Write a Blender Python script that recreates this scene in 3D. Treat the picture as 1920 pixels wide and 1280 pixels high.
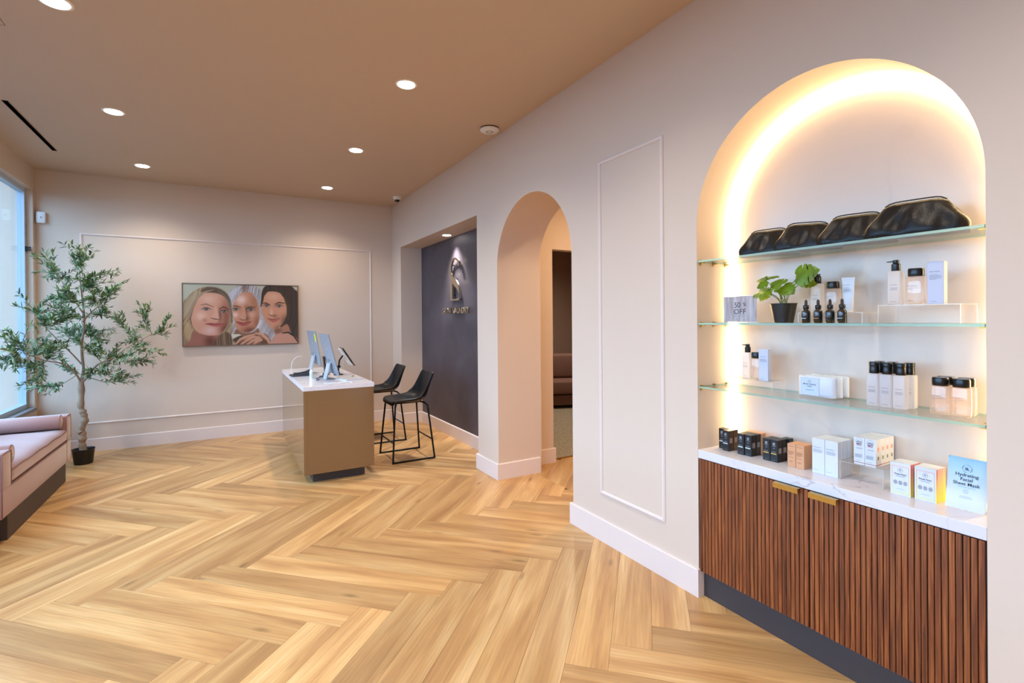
import bpy, bmesh, math, random
import numpy as np
from mathutils import Vector, Matrix, Euler

for _o in list(bpy.data.objects):
    bpy.data.objects.remove(_o)
SC = bpy.context.scene
COL = SC.collection
PI = math.pi
rnd = random.Random(7)

# ---------------------------------------------------------------- camera
_yaw, _pitch, _roll = map(math.radians, (29.977, -0.158, -0.4417))
_F = Vector((math.sin(_yaw)*math.cos(_pitch), math.cos(_yaw)*math.cos(_pitch), math.sin(_pitch)))
_R = Vector((math.cos(_yaw), -math.sin(_yaw), 0))
_U = _R.cross(_F)
_R2 = _R*math.cos(_roll) + _U*math.sin(_roll)
_U2 = -_R*math.sin(_roll) + _U*math.cos(_roll)
_cd = bpy.data.cameras.new('camera')
_cd.sensor_width = 36.0
_cd.lens = 932.28/1920*36.0
_cd.shift_y = (600.24-640)/1920
_cd.clip_start = 0.02
CAM = bpy.data.objects.new('camera', _cd)
COL.objects.link(CAM)
_m = Matrix((_R2, _U2, -_F)).transposed().to_4x4()
_m.translation = Vector((0, 0, 1.5))
CAM.matrix_world = _m
SC.camera = CAM

# ---------------------------------------------------------------- world, exposure
W = bpy.data.worlds.new('daylight')
SC.world = W
W.use_nodes = True
_bg = W.node_tree.nodes['Background']
_bg.inputs[0].default_value = (0.43, 0.67, 1.0, 1)
_bg.inputs[1].default_value = 8.6
SC.view_settings.view_transform = 'Standard'
SC.view_settings.look = 'None'
SC.view_settings.exposure = -0.12
SC.view_settings.gamma = 1.0
SC.view_settings.use_curve_mapping = False
SC.cycles.max_bounces = 10
SC.cycles.diffuse_bounces = 5
SC.cycles.transparent_max_bounces = 16
SC.cycles.sample_clamp_indirect = 6.0
SC.cycles.caustics_reflective = False
SC.cycles.caustics_refractive = False
SC.cycles.use_denoising = True
SC.cycles.blur_glossy = 0.5
DOWN_W = 43.0
DOWN_COL = (1.0, 0.88, 0.745)
LED_STR = 102.0
LED_COL = (1.0, 0.76, 0.40)


# ================================================================ helpers
def lin(h):
    h = h.lstrip('#')
    out = []
    for i in (0, 2, 4):
        c = int(h[i:i+2], 16)/255
        out.append(c/12.92 if c <= 0.04045 else ((c+0.055)/1.055)**2.4)
    return tuple(out)


class NT:
    def __init__(s, name):
        s.m = bpy.data.materials.new(name)
        s.m.use_nodes = True
        s.t = s.m.node_tree
        s.b = s.t.nodes['Principled BSDF']
        s.out = s.t.nodes['Material Output']

    def n(s, typ, **kw):
        nd = s.t.nodes.new(typ)
        for k, v in kw.items():
            if hasattr(nd, k):
                setattr(nd, k, v)
            else:
                nd.inputs[k].default_value = v
        return nd

    def l(s, a, b):
        s.t.links.new(a, b)


def M(name, hexc, rough=0.5, metal=0.0, spec=0.5, coat=0.0, noise=0.0, nscale=8.0, bump=0.0, bscale=120.0, emit=None, estr=0.0, trans=0.0, sss=0.0):
    k = NT(name)
    c = lin(hexc) if isinstance(hexc, str) else hexc
    k.b.inputs['Base Color'].default_value = (*c, 1)
    k.b.inputs['Roughness'].default_value = rough
    k.b.inputs['Metallic'].default_value = metal
    k.b.inputs['Specular IOR Level'].default_value = spec
    k.b.inputs['Coat Weight'].default_value = coat
    if trans:
        k.b.inputs['Transmission Weight'].default_value = trans
    tc = k.n('ShaderNodeTexCoord')
    if noise > 0:
        nz = k.n('ShaderNodeTexNoise')
        nz.inputs['Scale'].default_value = nscale
        nz.inputs['Detail'].default_value = 4
        k.l(tc.outputs['Object'], nz.inputs['Vector'])
        mx = k.n('ShaderNodeMix', data_type='RGBA')
        mx.inputs[6].default_value = (*[v*(1-noise) for v in c], 1)
        mx.inputs[7].default_value = (*[min(1, v*(1+noise)) for v in c], 1)
        k.l(nz.outputs[0], mx.inputs[0])
        k.l(mx.outputs[2], k.b.inputs['Base Color'])
    if bump > 0:
        nb = k.n('ShaderNodeTexNoise')
        nb.inputs['Scale'].default_value = bscale
        nb.inputs['Detail'].default_value = 3
        k.l(tc.outputs['Object'], nb.inputs['Vector'])
        bp = k.n('ShaderNodeBump')
        bp.inputs['Strength'].default_value = bump
        bp.inputs['Distance'].default_value = 0.002
        k.l(nb.outputs[0], bp.inputs['Height'])
        k.l(bp.outputs[0], k.b.inputs['Normal'])
    if emit:
        k.b.inputs['Emission Color'].default_value = (*emit, 1)
        k.b.inputs['Emission Strength'].default_value = estr
    return k.m


def glass_mat(name, tint, refl=0.06, rough=0.02, tr=1.0, body=0.0, bodycol=(0.8, 0.8, 0.8)):
    """thin clear sheet: lets light straight through, mirrors a little (more at grazing angles)"""
    k = NT(name)
    k.t.nodes.remove(k.b)
    t = k.n('ShaderNodeBsdfTransparent')
    t.inputs[0].default_value = (*[c*tr for c in tint], 1)
    g = k.n('ShaderNodeBsdfGlossy')
    g.inputs['Roughness'].default_value = rough
    f = k.n('ShaderNodeLayerWeight')
    f.inputs[0].default_value = 0.5
    pw = k.n('ShaderNodeMath', operation='POWER')
    pw.inputs[1].default_value = 4.0
    k.l(f.outputs['Facing'], pw.inputs[0])
    mu = k.n('ShaderNodeMath', operation='MULTIPLY_ADD')
    mu.inputs[1].default_value = 0.55
    mu.inputs[2].default_value = refl
    mu.use_clamp = True
    k.l(pw.outputs[0], mu.inputs[0])
    mx = k.n('ShaderNodeMixShader')
    k.l(mu.outputs[0], mx.inputs[0])
    k.l(t.outputs[0], mx.inputs[1])
    k.l(g.outputs[0], mx.inputs[2])
    last = mx
    if body > 0:
        d = k.n('ShaderNodeBsdfDiffuse')
        d.inputs[0].default_value = (*bodycol, 1)
        tl = k.n('ShaderNodeBsdfTranslucent')
        tl.inputs[0].default_value = (*bodycol, 1)
        ad = k.n('ShaderNodeMixShader')
        ad.inputs[0].default_value = 0.5
        k.l(d.outputs[0], ad.inputs[1])
        k.l(tl.outputs[0], ad.inputs[2])
        m2 = k.n('ShaderNodeMixShader')
        m2.inputs[0].default_value = body
        k.l(mx.outputs[0], m2.inputs[1])
        k.l(ad.outputs[0], m2.inputs[2])
        last = m2
    k.l(last.outputs[0], k.out.inputs[0])
    return k.m


def link(name, me, mat, parent=None, loc=None, kind=None):
    o = bpy.data.objects.new(name, me)
    COL.objects.link(o)
    if mat is not None:
        ms = mat if isinstance(mat, (list, tuple)) else [mat]
        if not me.materials:
            for x in ms:
                me.materials.append(x)
    if parent is not None:
        o.parent = parent
    if loc is not None:
        o.location = loc
    if kind:
        o['kind'] = kind
    return o


def tag(o, label, cat, group=None):
    o['label'] = label
    o['category'] = cat
    if group:
        o['group'] = group
    return o


def thing(name, label, cat, loc=(0, 0, 0), rz=0.0, group=None):
    o = bpy.data.objects.new(name, None)
    o.empty_display_size = 0.05
    COL.objects.link(o)
    o.location = loc
    o.rotation_euler = (0, 0, rz)
    return tag(o, label, cat, group)


def dup(src, loc=None, rz=None, label=None, group=None):
    """copy a thing with its parts and sub-parts (mesh data shared)"""
    def cp(o, parent):
        c = o.copy()
        COL.objects.link(c)
        if parent is not None:
            c.parent = parent
        for ch in o.children:
            cp(ch, c)
        return c
    r = cp(src, None)
    if loc is not None:
        r.location = loc
    if rz is not None:
        r.rotation_euler = (0, 0, rz)
    if label:
        r['label'] = label
    if group:
        r['group'] = group
    return r


class B:
    """collects geometry, finishes as one mesh"""
    def __init__(s):
        s.v = []
        s.f = []
        s.mi = []

    def quadbox(s, pts, mi=0):
        b = len(s.v)
        s.v += pts
        for q in ((0, 3, 2, 1), (4, 5, 6, 7), (0, 1, 5, 4), (1, 2, 6, 5), (2, 3, 7, 6), (3, 0, 4, 7)):
            s.f.append([b+i for i in q])
            s.mi.append(mi)
        return s

    def box(s, x0, x1, y0, y1, z0, z1, mi=0):
        return s.quadbox([(x0, y0, z0), (x1, y0, z0), (x1, y1, z0), (x0, y1, z0), (x0, y0, z1), (x1, y0, z1), (x1, y1, z1), (x0, y1, z1)], mi)

    def face(s, pts, mi=0):
        b = len(s.v)
        s.v += [tuple(p) for p in pts]
        s.f.append(list(range(b, b+len(pts))))
        s.mi.append(mi)
        return s

    def prism(s, poly, h0, h1, axis='z', mi=0):
        """poly: list of 2-D points; extruded h0..h1 along axis.  axis x: poly=(y,z); y: (x,z); z: (x,y)"""
        def P(a, b_, h):
            return {'x': (h, a, b_), 'y': (a, h, b_), 'z': (a, b_, h)}[axis]
        n = len(poly)
        b = len(s.v)
        s.v += [P(a, c, h0) for a, c in poly] + [P(a, c, h1) for a, c in poly]
        s.f.append([b+i for i in reversed(range(n))])
        s.f.append([b+n+i for i in range(n)])
        s.mi += [mi, mi]
        for i in range(n):
            j = (i+1) % n
            s.f.append([b+i, b+j, b+n+j, b+n+i])
            s.mi.append(mi)
        return s

    def tube(s, pts, r, seg=8, caps=True, mi=0, closed=False):
        pts = [Vector(p) for p in pts]
        n = len(pts)
        rr = r if isinstance(r, (list, tuple)) else [r]*n
        b = len(s.v)
        prev = None
        for i, p in enumerate(pts):
            if closed:
                t = (pts[(i+1) % n]-pts[i-1])
            else:
                t = (pts[min(i+1, n-1)]-pts[max(i-1, 0)])
            t = t.normalized() if t.length > 1e-9 else Vector((0, 0, 1))
            if prev is None:
                u = t.cross(Vector((0, 0, 1)))
                if u.length < 0.1:
                    u = t.cross(Vector((1, 0, 0)))
                u.normalize()
            else:
                u = (prev - t*prev.dot(t))
                u = u.normalized() if u.length > 1e-6 else t.orthogonal().normalized()
            prev = u
            w = t.cross(u)
            for k in range(seg):
                a = 2*PI*k/seg
                s.v.append(tuple(p+(u*math.cos(a)+w*math.sin(a))*rr[i]))
        m = n if closed else n-1
        for i in range(m):
            j = (i+1) % n
            for k in range(seg):
                q = (k+1) % seg
                s.f.append([b+i*seg+k, b+i*seg+q, b+j*seg+q, b+j*seg+k])
                s.mi.append(mi)
        if caps and not closed:
            s.f.append([b+k for k in reversed(range(seg))])
            s.f.append([b+(n-1)*seg+k for k in range(seg)])
            s.mi += [mi, mi]
        return s

    def lathe(s, prof, c=(0, 0, 0), seg=24, mi=0, sx=1.0, sy=1.0, sq=0.0):
        """prof: list of (r,z). sq>0 makes the section a superellipse"""
        b = len(s.v)
        for r, z in prof:
            for k in range(seg):
                a = 2*PI*k/seg
                ca, sa = math.cos(a), math.sin(a)
                if sq:
                    e = 1-sq
                    ca = math.copysign(abs(ca)**e, ca)
                    sa = math.copysign(abs(sa)**e, sa)
                s.v.append((c[0]+r*ca*sx, c[1]+r*sa*sy, c[2]+z))
        for i in range(len(prof)-1):
            for k in range(seg):
                q = (k+1) % seg
                s.f.append([b+i*seg+k, b+i*seg+q, b+(i+1)*seg+q, b+(i+1)*seg+k])
                s.mi.append(mi)
        s.f.append([b+k for k in reversed(range(seg))])
        s.f.append([b+(len(prof)-1)*seg+k for k in range(seg)])
        s.mi += [mi, mi]
        return s

    def grid(s, P, nu, nv, mi=0, close_u=False):
        b = len(s.v)
        for i in range(nu):
            for j in range(nv):
                s.v.append(tuple(P(i, j)))
        for i in range(nu if close_u else nu-1):
            for j in range(nv-1):
                i2 = (i+1) % nu
                s.f.append([b+i*nv+j, b+i2*nv+j, b+i2*nv+j+1, b+i*nv+j+1])
                s.mi.append(mi)
        return s

    def mesh(s, name='mesh', smooth=None, bevel=0.0, bseg=2, sub=0, solid=0.0, recalc=True):
        me = bpy.data.meshes.new(name)
        me.from_pydata(s.v, [], s.f)
        me.polygons.foreach_set('material_index', s.mi)
        me.update()
        if bevel or sub or solid or recalc:
            bm = bmesh.new()
            bm.from_mesh(me)
            if recalc:
                bmesh.ops.recalc_face_normals(bm, faces=bm.faces)
            if solid:
                bmesh.ops.solidify(bm, geom=bm.faces[:], thickness=solid)
            if bevel:
                eds = [e for e in bm.edges if len(e.link_faces) == 2 and e.calc_face_angle(0) > math.radians(30)]
                bmesh.ops.bevel(bm, geom=eds, offset=bevel, segments=bseg, profile=0.5, affect='EDGES', clamp_overlap=True)
            if sub:
                bmesh.ops.subdivide_edges(bm, edges=bm.edges[:], cuts=sub, use_grid_fill=True)
            bm.to_mesh(me)
            bm.free()
        if smooth is not None:
            me.polygons.foreach_set('use_smooth', [True]*len(me.polygons))
            if smooth < 179:
                me.set_sharp_from_angle(angle=math.radians(smooth))
        me.update()
        return me

    def put(s, name, mat, parent=None, loc=None, kind=None, **kw):
        return link(name, s.mesh(name, **kw), mat, parent, loc, kind)


_txt = {}


def text_mesh(body, size, extrude=0.0, align='CENTER', squash=1.0, spacing=1.0, bold=0.0):
    key = (body, size, extrude, align, squash, spacing, bold)
    if key in _txt:
        return _txt[key]
    cu = bpy.data.curves.new('lettering', 'FONT')
    cu.body = body
    cu.size = size
    cu.extrude = extrude
    cu.align_x = align
    cu.align_y = 'CENTER'
    cu.space_character = spacing
    cu.offset = bold
    cu.resolution_u = 3
    o = bpy.data.objects.new('lettering_source', cu)
    COL.objects.link(o)
    dg = bpy.context.evaluated_depsgraph_get()
    dg.update()
    me = bpy.data.meshes.new_from_object(o.evaluated_get(dg))
    bpy.data.objects.remove(o)
    if squash != 1.0:
        for v in me.vertices:
            v.co.x *= squash
    me.materials.clear()
    _txt[key] = me
    return me


def text(body, size, mat, parent, loc, facing='-x', extrude=0.0, align='CENTER', name='lettering', squash=1.0, spacing=1.0, bold=0.0, rot=0.0):
    me = text_mesh(body, size, extrude, align, squash, spacing, bold)
    o = link(name, me, mat, parent, loc)
    rots = {'-x': Matrix(((0, 0, -1), (-1, 0, 0), (0, 1, 0))), '-y': Matrix(((1, 0, 0), (0, 0, -1), (0, 1, 0))), 'z': Matrix.Identity(3)}
    o.rotation_euler = (rots[facing] @ Matrix.Rotation(rot, 3, 'Z')).to_euler()
    return o


# ================================================================ materials
PAINT = M('wall_paint', '#d6c2b0', 0.62, bump=0.12, bscale=260)
PAINT_T = M('trim_paint', '#e2d3cb', 0.42)
CEIL_M = M('ceiling_paint_shaded', '#cab097', 0.7, bump=0.1, bscale=200)  # wall paint's tone darkened to imitate the ceiling's weaker indirect light
ARCH_M = PAINT
BLACK_PL = M('black_plastic', '#0d0d0f', 0.28)
BLACK_MT = M('black_metal', '#101012', 0.35, metal=0.6)
WHITE_PL = M('white_plastic', '#e8e4e2', 0.4)
BRASS = M('brushed_brass', '#c79a4a', 0.28, metal=1.0, noise=0.08, nscale=60)
CHROME = M('polished_nickel', '#cfc8b8', 0.12, metal=1.0)
ALU = M('blue_silver_aluminium', '#a5b2bf', 0.38, metal=0.55)
ALU_L = M('pale_aluminium', '#d3dde4', 0.35, metal=0.4)
INK = M('black_ink', '#20242a', 0.6)
INK_G = M('grey_ink', '#7d828a', 0.6)
INK_W = M('white_ink', '#dfe6ee', 0.5)
PAPER_W = M('white_card', '#d2d5de', 0.5)
CARD_K = M('black_card', '#131316', 0.42)
CARD_O = M('tan_card', '#d39a70', 0.55)


def dark_wall_mat():
    k = NT('plaster_dark')
    tc = k.n('ShaderNodeTexCoord')
    n1 = k.n('ShaderNodeTexNoise')
    n1.inputs['Scale'].default_value = 2.2
    n1.inputs['Detail'].default_value = 6
    n1.inputs['Distortion'].default_value = 0.6
    k.l(tc.outputs['Object'], n1.inputs['Vector'])
    r = k.n('ShaderNodeValToRGB')
    r.color_ramp.elements[0].position = 0.3
    r.color_ramp.elements[0].color = (*lin('#433a3e'), 1)
    r.color_ramp.elements[1].position = 0.72
    r.color_ramp.elements[1].color = (*lin('#544c53'), 1)
    k.l(n1.outputs[0], r.inputs[0])
    k.l(r.outputs[0], k.b.inputs['Base Color'])
    k.b.inputs['Roughness'].default_value = 0.55
    n2 = k.n('ShaderNodeTexNoise')
    n2.inputs['Scale'].default_value = 7
    n2.inputs['Detail'].default_value = 5
    k.l(tc.outputs['Object'], n2.inputs['Vector'])
    bp = k.n('ShaderNodeBump')
    bp.inputs['Strength'].default_value = 0.25
    bp.inputs['Distance'].default_value = 0.006
    k.l(n2.outputs[0], bp.inputs['Height'])
    k.l(bp.outputs[0], k.b.inputs['Normal'])
    return k.m


def marble_mat(name, base, vein, scale=3.0, rough=0.12, width=0.03, amount=0.8):
    k = NT(name)
    tc = k.n('ShaderNodeTexCoord')
    n1 = k.n('ShaderNodeTexNoise')
    n1.inputs['Scale'].default_value = scale
    n1.inputs['Detail'].default_value = 5
    n1.inputs['Distortion'].default_value = 0.4
    k.l(tc.outputs['Object'], n1.inputs['Vector'])
    sb = k.n('ShaderNodeMath', operation='SUBTRACT')
    sb.inputs[1].default_value = 0.5
    k.l(n1.outputs[0], sb.inputs[0])
    ab = k.n('ShaderNodeMath', operation='ABSOLUTE')
    k.l(sb.outputs[0], ab.inputs[0])
    mr = k.n('ShaderNodeMapRange')
    mr.inputs['From Min'].default_value = 0.0
    mr.inputs['From Max'].default_value = width
    mr.inputs['To Min'].default_value = 1.0
    mr.inputs['To Max'].default_value = 0.0
    k.l(ab.outputs[0], mr.inputs['Value'])
    n2 = k.n('ShaderNodeTexNoise')
    n2.inputs['Scale'].default_value = scale*0.8
    n2.inputs['Detail'].default_value = 2
    mp = k.n('ShaderNodeMapping')
    mp.inputs['Location'].default_value = (5, 3, 1)
    k.l(tc.outputs['Object'], mp.inputs['Vector'])
    k.l(mp.outputs[0], n2.inputs['Vector'])
    m3 = k.n('ShaderNodeMapRange')
    m3.inputs['From Min'].default_value = 0.42
    m3.inputs['From Max'].default_value = 0.62
    k.l(n2.outputs[0], m3.inputs['Value'])
    mu = k.n('ShaderNodeMath', operation='MULTIPLY')
    k.l(mr.outputs[0], mu.inputs[0])
    k.l(m3.outputs[0], mu.inputs[1])
    mu2 = k.n('ShaderNodeMath', operation='MULTIPLY')
    mu2.inputs[1].default_value = amount
    k.l(mu.outputs[0], mu2.inputs[0])
    mx = k.n('ShaderNodeMix', data_type='RGBA')
    mx.inputs[6].default_value = (*lin(base), 1)
    mx.inputs[7].default_value = (*lin(vein), 1)
    k.l(mu2.outputs[0], mx.inputs[0])
    k.l(mx.outputs[2], k.b.inputs['Base Color'])
    k.b.inputs['Roughness'].default_value = rough
    return k.m


def oak_mat():
    """grain runs along each plank's own X axis; every plank object gets its own offset and tone"""
    k = NT('oak_plank')
    tc = k.n('ShaderNodeTexCoord')
    oi = k.n('ShaderNodeObjectInfo')
    mul = k.n('ShaderNodeMath', operation='MULTIPLY')
    mul.inputs[1].default_value = 37.0
    k.l(oi.outputs['Random'], mul.inputs[0])
    cx = k.n('ShaderNodeCombineXYZ')
    k.l(mul.outputs[0], cx.inputs[0])
    k.l(mul.outputs[0], cx.inputs[1])
    add = k.n('ShaderNodeVectorMath', operation='ADD')
    k.l(tc.outputs['Object'], add.inputs[0])
    k.l(cx.outputs[0], add.inputs[1])
    # broad light / dark bands along the plank
    mp = k.n('ShaderNodeMapping')
    mp.inputs['Scale'].default_value = (0.9, 9.0, 1)
    k.l(add.outputs[0], mp.inputs['Vector'])
    n1 = k.n('ShaderNodeTexNoise')
    n1.inputs['Scale'].default_value = 1.0
    n1.inputs['Detail'].default_value = 3
    n1.inputs['Distortion'].default_value = 0.5
    k.l(mp.outputs[0], n1.inputs['Vector'])
    r = k.n('ShaderNodeValToRGB')
    e = r.color_ramp.elements
    e[0].position = 0.28
    e[0].color = (*lin('#b08050'), 1)
    e[1].position = 0.72
    e[1].color = (*lin('#e6bd84'), 1)
    a = e.new(0.45)
    a.color = (*lin('#c89860'), 1)
    a = e.new(0.58)
    a.color = (*lin('#d7aa70'), 1)
    k.l(n1.outputs[0], r.inputs[0])
    # fine grain
    mp2 = k.n('ShaderNodeMapping')
    mp2.inputs['Scale'].default_value = (3.0, 90.0, 1)
    k.l(add.outputs[0], mp2.inputs['Vector'])
    n2 = k.n('ShaderNodeTexNoise')
    n2.inputs['Scale'].default_value = 1.0
    n2.inputs['Detail'].default_value = 6
    n2.inputs['Distortion'].default_value = 1.2
    k.l(mp2.outputs[0], n2.inputs['Vector'])
    mr = k.n('ShaderNodeMapRange')
    mr.inputs['From Min'].default_value = 0.3
    mr.inputs['From Max'].default_value = 0.7
    mr.inputs['To Min'].default_value = 0.82
    mr.inputs['To Max'].default_value = 1.06
    k.l(n2.outputs[0], mr.inputs['Value'])
    # cathedral rings
    mp3 = k.n('ShaderNodeMapping')
    mp3.inputs['Scale'].default_value = (1.2, 7.0, 1)
    k.l(add.outputs[0], mp3.inputs['Vector'])
    wv = k.n('ShaderNodeTexWave', wave_type='RINGS')
    wv.inputs['Scale'].default_value = 2.2
    wv.inputs['Distortion'].default_value = 5.0
    wv.inputs['Detail'].default_value = 3
    k.l(mp3.outputs[0], wv.inputs['Vector'])
    mr3 = k.n('ShaderNodeMapRange')
    mr3.inputs['To Min'].default_value = 0.97
    mr3.inputs['To Max'].default_value = 1.03
    k.l(wv.outputs[0], mr3.inputs['Value'])
    # knots
    mp4 = k.n('ShaderNodeMapping')
    mp4.inputs['Scale'].default_value = (2.2, 7.0, 1)
    k.l(add.outputs[0], mp4.inputs['Vector'])
    vo = k.n('ShaderNodeTexVoronoi')
    vo.inputs['Scale'].default_value = 0.9
    k.l(mp4.outputs[0], vo.inputs['Vector'])
    mr4 = k.n('ShaderNodeMapRange')
    mr4.inputs['From Min'].default_value = 0.02
    mr4.inputs['From Max'].default_value = 0.13
    mr4.inputs['To Min'].default_value = 0.55
    mr4.inputs['To Max'].default_value = 1.0
    k.l(vo.outputs['Distance'], mr4.inputs['Value'])
    # per plank tone
    mr5 = k.n('ShaderNodeMapRange')
    mr5.inputs['To Min'].default_value = 0.74
    mr5.inputs['To Max'].default_value = 1.05
    k.l(oi.outputs['Random'], mr5.inputs['Value'])
    val = mr.outputs[0]
    for o in (mr3.outputs[0], mr4.outputs[0], mr5.outputs[0]):
        m = k.n('ShaderNodeMath', operation='MULTIPLY')
        k.l(val, m.inputs[0])
        k.l(o, m.inputs[1])
        val = m.outputs[0]
    vm = k.n('ShaderNodeVectorMath', operation='SCALE')
    k.l(r.outputs[0], vm.inputs[0])
    k.l(val, vm.inputs['Scale'])
    k.l(vm.outputs[0], k.b.inputs['Base Color'])
    k.b.inputs['Roughness'].default_value = 0.36
    k.b.inputs['Specular IOR Level'].default_value = 0.45
    bp = k.n('ShaderNodeBump')
    bp.inputs['Strength'].default_value = 0.15
    bp.inputs['Distance'].default_value = 0.001
    k.l(n2.outputs[0], bp.inputs['Height'])
    k.l(bp.outputs[0], k.b.inputs['Normal'])
    return k.m


def walnut_mat():
    k = NT('walnut_slat')
    tc = k.n('ShaderNodeTexCoord')
    oi = k.n('ShaderNodeObjectInfo')
    mul = k.n('ShaderNodeMath', operation='MULTIPLY')
    mul.inputs[1].default_value = 23.0
    k.l(oi.outputs['Random'], mul.inputs[0])
    cx = k.n('ShaderNodeCombineXYZ')
    k.l(mul.outputs[0], cx.inputs[1])
    k.l(mul.outputs[0], cx.inputs[2])
    add = k.n('ShaderNodeVectorMath', operation='ADD')
    k.l(tc.outputs['Object'], add.inputs[0])
    k.l(cx.outputs[0], add.inputs[1])
    mp = k.n('ShaderNodeMapping')
    mp.inputs['Scale'].default_value = (40, 110, 3.5)
    mp.inputs['Rotation'].default_value = (0.03, 0, 0)
    k.l(add.outputs[0], mp.inputs['Vector'])
    n1 = k.n('ShaderNodeTexNoise')
    n1.inputs['Scale'].default_value = 1.0
    n1.inputs['Detail'].default_value = 4
    n1.inputs['Distortion'].default_value = 0.8
    k.l(mp.outputs[0], n1.inputs['Vector'])
    r = k.n('ShaderNodeValToRGB')
    e = r.color_ramp.elements
    e[0].position = 0.3
    e[0].color = (*lin('#4c2511'), 1)
    e[1].position = 0.75
    e[1].color = (*lin('#a86432'), 1)
    a = e.new(0.5)
    a.color = (*lin('#80421f'), 1)
    k.l(n1.outputs[0], r.inputs[0])
    mr5 = k.n('ShaderNodeMapRange')
    mr5.inputs['To Min'].default_value = 0.78
    mr5.inputs['To Max'].default_value = 1.15
    k.l(oi.outputs['Random'], mr5.inputs['Value'])
    vm = k.n('ShaderNodeVectorMath', operation='SCALE')
    k.l(r.outputs[0], vm.inputs[0])
    k.l(mr5.outputs[0], vm.inputs['Scale'])
    k.l(vm.outputs[0], k.b.inputs['Base Color'])
    k.b.inputs['Roughness'].default_value = 0.42
    return k.m


def carpet_mat():
    k = NT('carpet')
    tc = k.n('ShaderNodeTexCoord')
    n1 = k.n('ShaderNodeTexNoise')
    n1.inputs['Scale'].default_value = 90
    n1.inputs['Detail'].default_value = 4
    k.l(tc.outputs['Object'], n1.inputs['Vector'])
    r = k.n('ShaderNodeValToRGB')
    r.color_ramp.elements[0].position = 0.35
    r.color_ramp.elements[0].color = (*lin('#6f6352'), 1)
    r.color_ramp.elements[1].position = 0.65
    r.color_ramp.elements[1].color = (*lin('#b3a78f'), 1)
    k.l(n1.outputs[0], r.inputs[0])
    k.l(r.outputs[0], k.b.inputs['Base Color'])
    k.b.inputs['Roughness'].default_value = 0.95
    return k.m


OAK = oak_mat()
WALNUT = walnut_mat()
DARKW = dark_wall_mat()
MARBLE = marble_mat('marble_top', '#d6d3da', '#9a9098', 3.2, 0.14, 0.010, 0.6)
NICHE_BACK = marble_mat('niche_stone', '#dacabc', '#cbbcb2', 1.6, 0.22, 0.02, 0.35)

# ================================================================ room shell
HC = 3.205        # ceiling height
XW = 2.2          # right wall face
XB = 2.66         # its far side
XL = -1.82        # left (window) wall face
YF = 7.43         # far wall face
YN = -2.2         # wall behind the camera


def struct(name, b, mat, parent=None, **kw):
    return b.put(name, mat, parent, kind='structure' if parent is None else None, **kw)


def arch_pts(y0, y1, ztop, n=48):
    """arch outline from (y1,spring) over the top to (y0,spring)"""
    c, r = (y0+y1)/2, (y1-y0)/2
    zs = ztop-r
    return [(c+r*math.cos(PI*i/n), zs+r*math.sin(PI*i/n)) for i in range(n+1)], zs


A0, A1, AT = 2.935, 4.085, 2.547      # walk-through arch
N0, N1, NTOP, NX = 0.647, 1.820, 2.565, 2.487   # display niche and the depth of its back
R0, R1, RT, RX = 4.509, 7.012, 2.545, 2.512     # recess with the dark panel


def arch_header(b, y0, y1, ztop, x0, x1):
    pts, zs = arch_pts(y0, y1, ztop)
    for i in range(len(pts)-1):
        (ya, za), (yb, zb) = pts[i], pts[i+1]
        b.quadbox([(x0, yb, zb), (x1, yb, zb), (x1, ya, za), (x0, ya, za), (x0, yb, HC), (x1, yb, HC), (x1, ya, HC), (x0, ya, HC)])


def wall_seg(b, y0, y1, z0=0.0, z1=HC, x0=XW, x1=XB):
    b.box(x0, x1, y0, y1, z0, z1)


wb = B()
wall_seg(wb, YN, N0)
wall_seg(wb, N1, A0)
wall_seg(wb, A1, R0)
wall_seg(wb, R1, YF+0.15)
wall_seg(wb, R0, R1, RT, HC)
_zsA = AT-(A1-A0)/2
_zsN = NTOP-(N1-N0)/2


def arch_fill(b, y0, y1, ztop, x0, x1):
    """solid above an arch, built as front sheet, back sheet and a smooth soffit"""
    pts, zs = arch_pts(y0, y1, ztop, 64)
    for x in (x0, x1):
        for i in range(len(pts)-1):
            (ya, za), (yb, zb) = pts[i], pts[i+1]
            b.face([(x, ya, za), (x, yb, zb), (x, yb, HC), (x, ya, HC)])
    for i in range(len(pts)-1):
        (ya, za), (yb, zb) = pts[i], pts[i+1]
        b.face([(x0, ya, za), (x1, ya, za), (x1, yb, zb), (x0, yb, zb)])


struct('wall_right', wb, PAINT)
ab = B()
arch_fill(ab, A0, A1, AT, XW, XB)
o = link('arch_soffit', ab.mesh('arch', recalc=False), PAINT, bpy.data.objects['wall_right'])
nb = B()
arch_fill(nb, N0, N1, NTOP, XW, NX+0.002)
o = link('niche_arch', nb.mesh('niche_arch', recalc=False), PAINT, bpy.data.objects['wall_right'])
for me in (bpy.data.meshes['arch'], bpy.data.meshes['niche_arch']):
    bm = bmesh.new()
    bm.from_mesh(me)
    bmesh.ops.remove_doubles(bm, verts=bm.verts, dist=1e-5)
    bm.to_mesh(me)
    bm.free()
    me.polygons.foreach_set('use_smooth', [True]*len(me.polygons))
    me.set_sharp_from_angle(angle=math.radians(30))
# niche back and recess back
struct('wall_niche', B().box(NX, XB, N0, N1, 0, HC), NICHE_BACK)
struct('wall_recess', B().box(RX, XB, R0, R1, 0, RT), DARKW)

# far wall, back wall, ceiling
struct('wall_back', B().box(XL-0.35, XB, YF, YF+0.15, 0, HC), PAINT)
struct('wall_front', B().box(XL-0.35, XB, YN-0.15, YN, 0, HC), PAINT)
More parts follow.
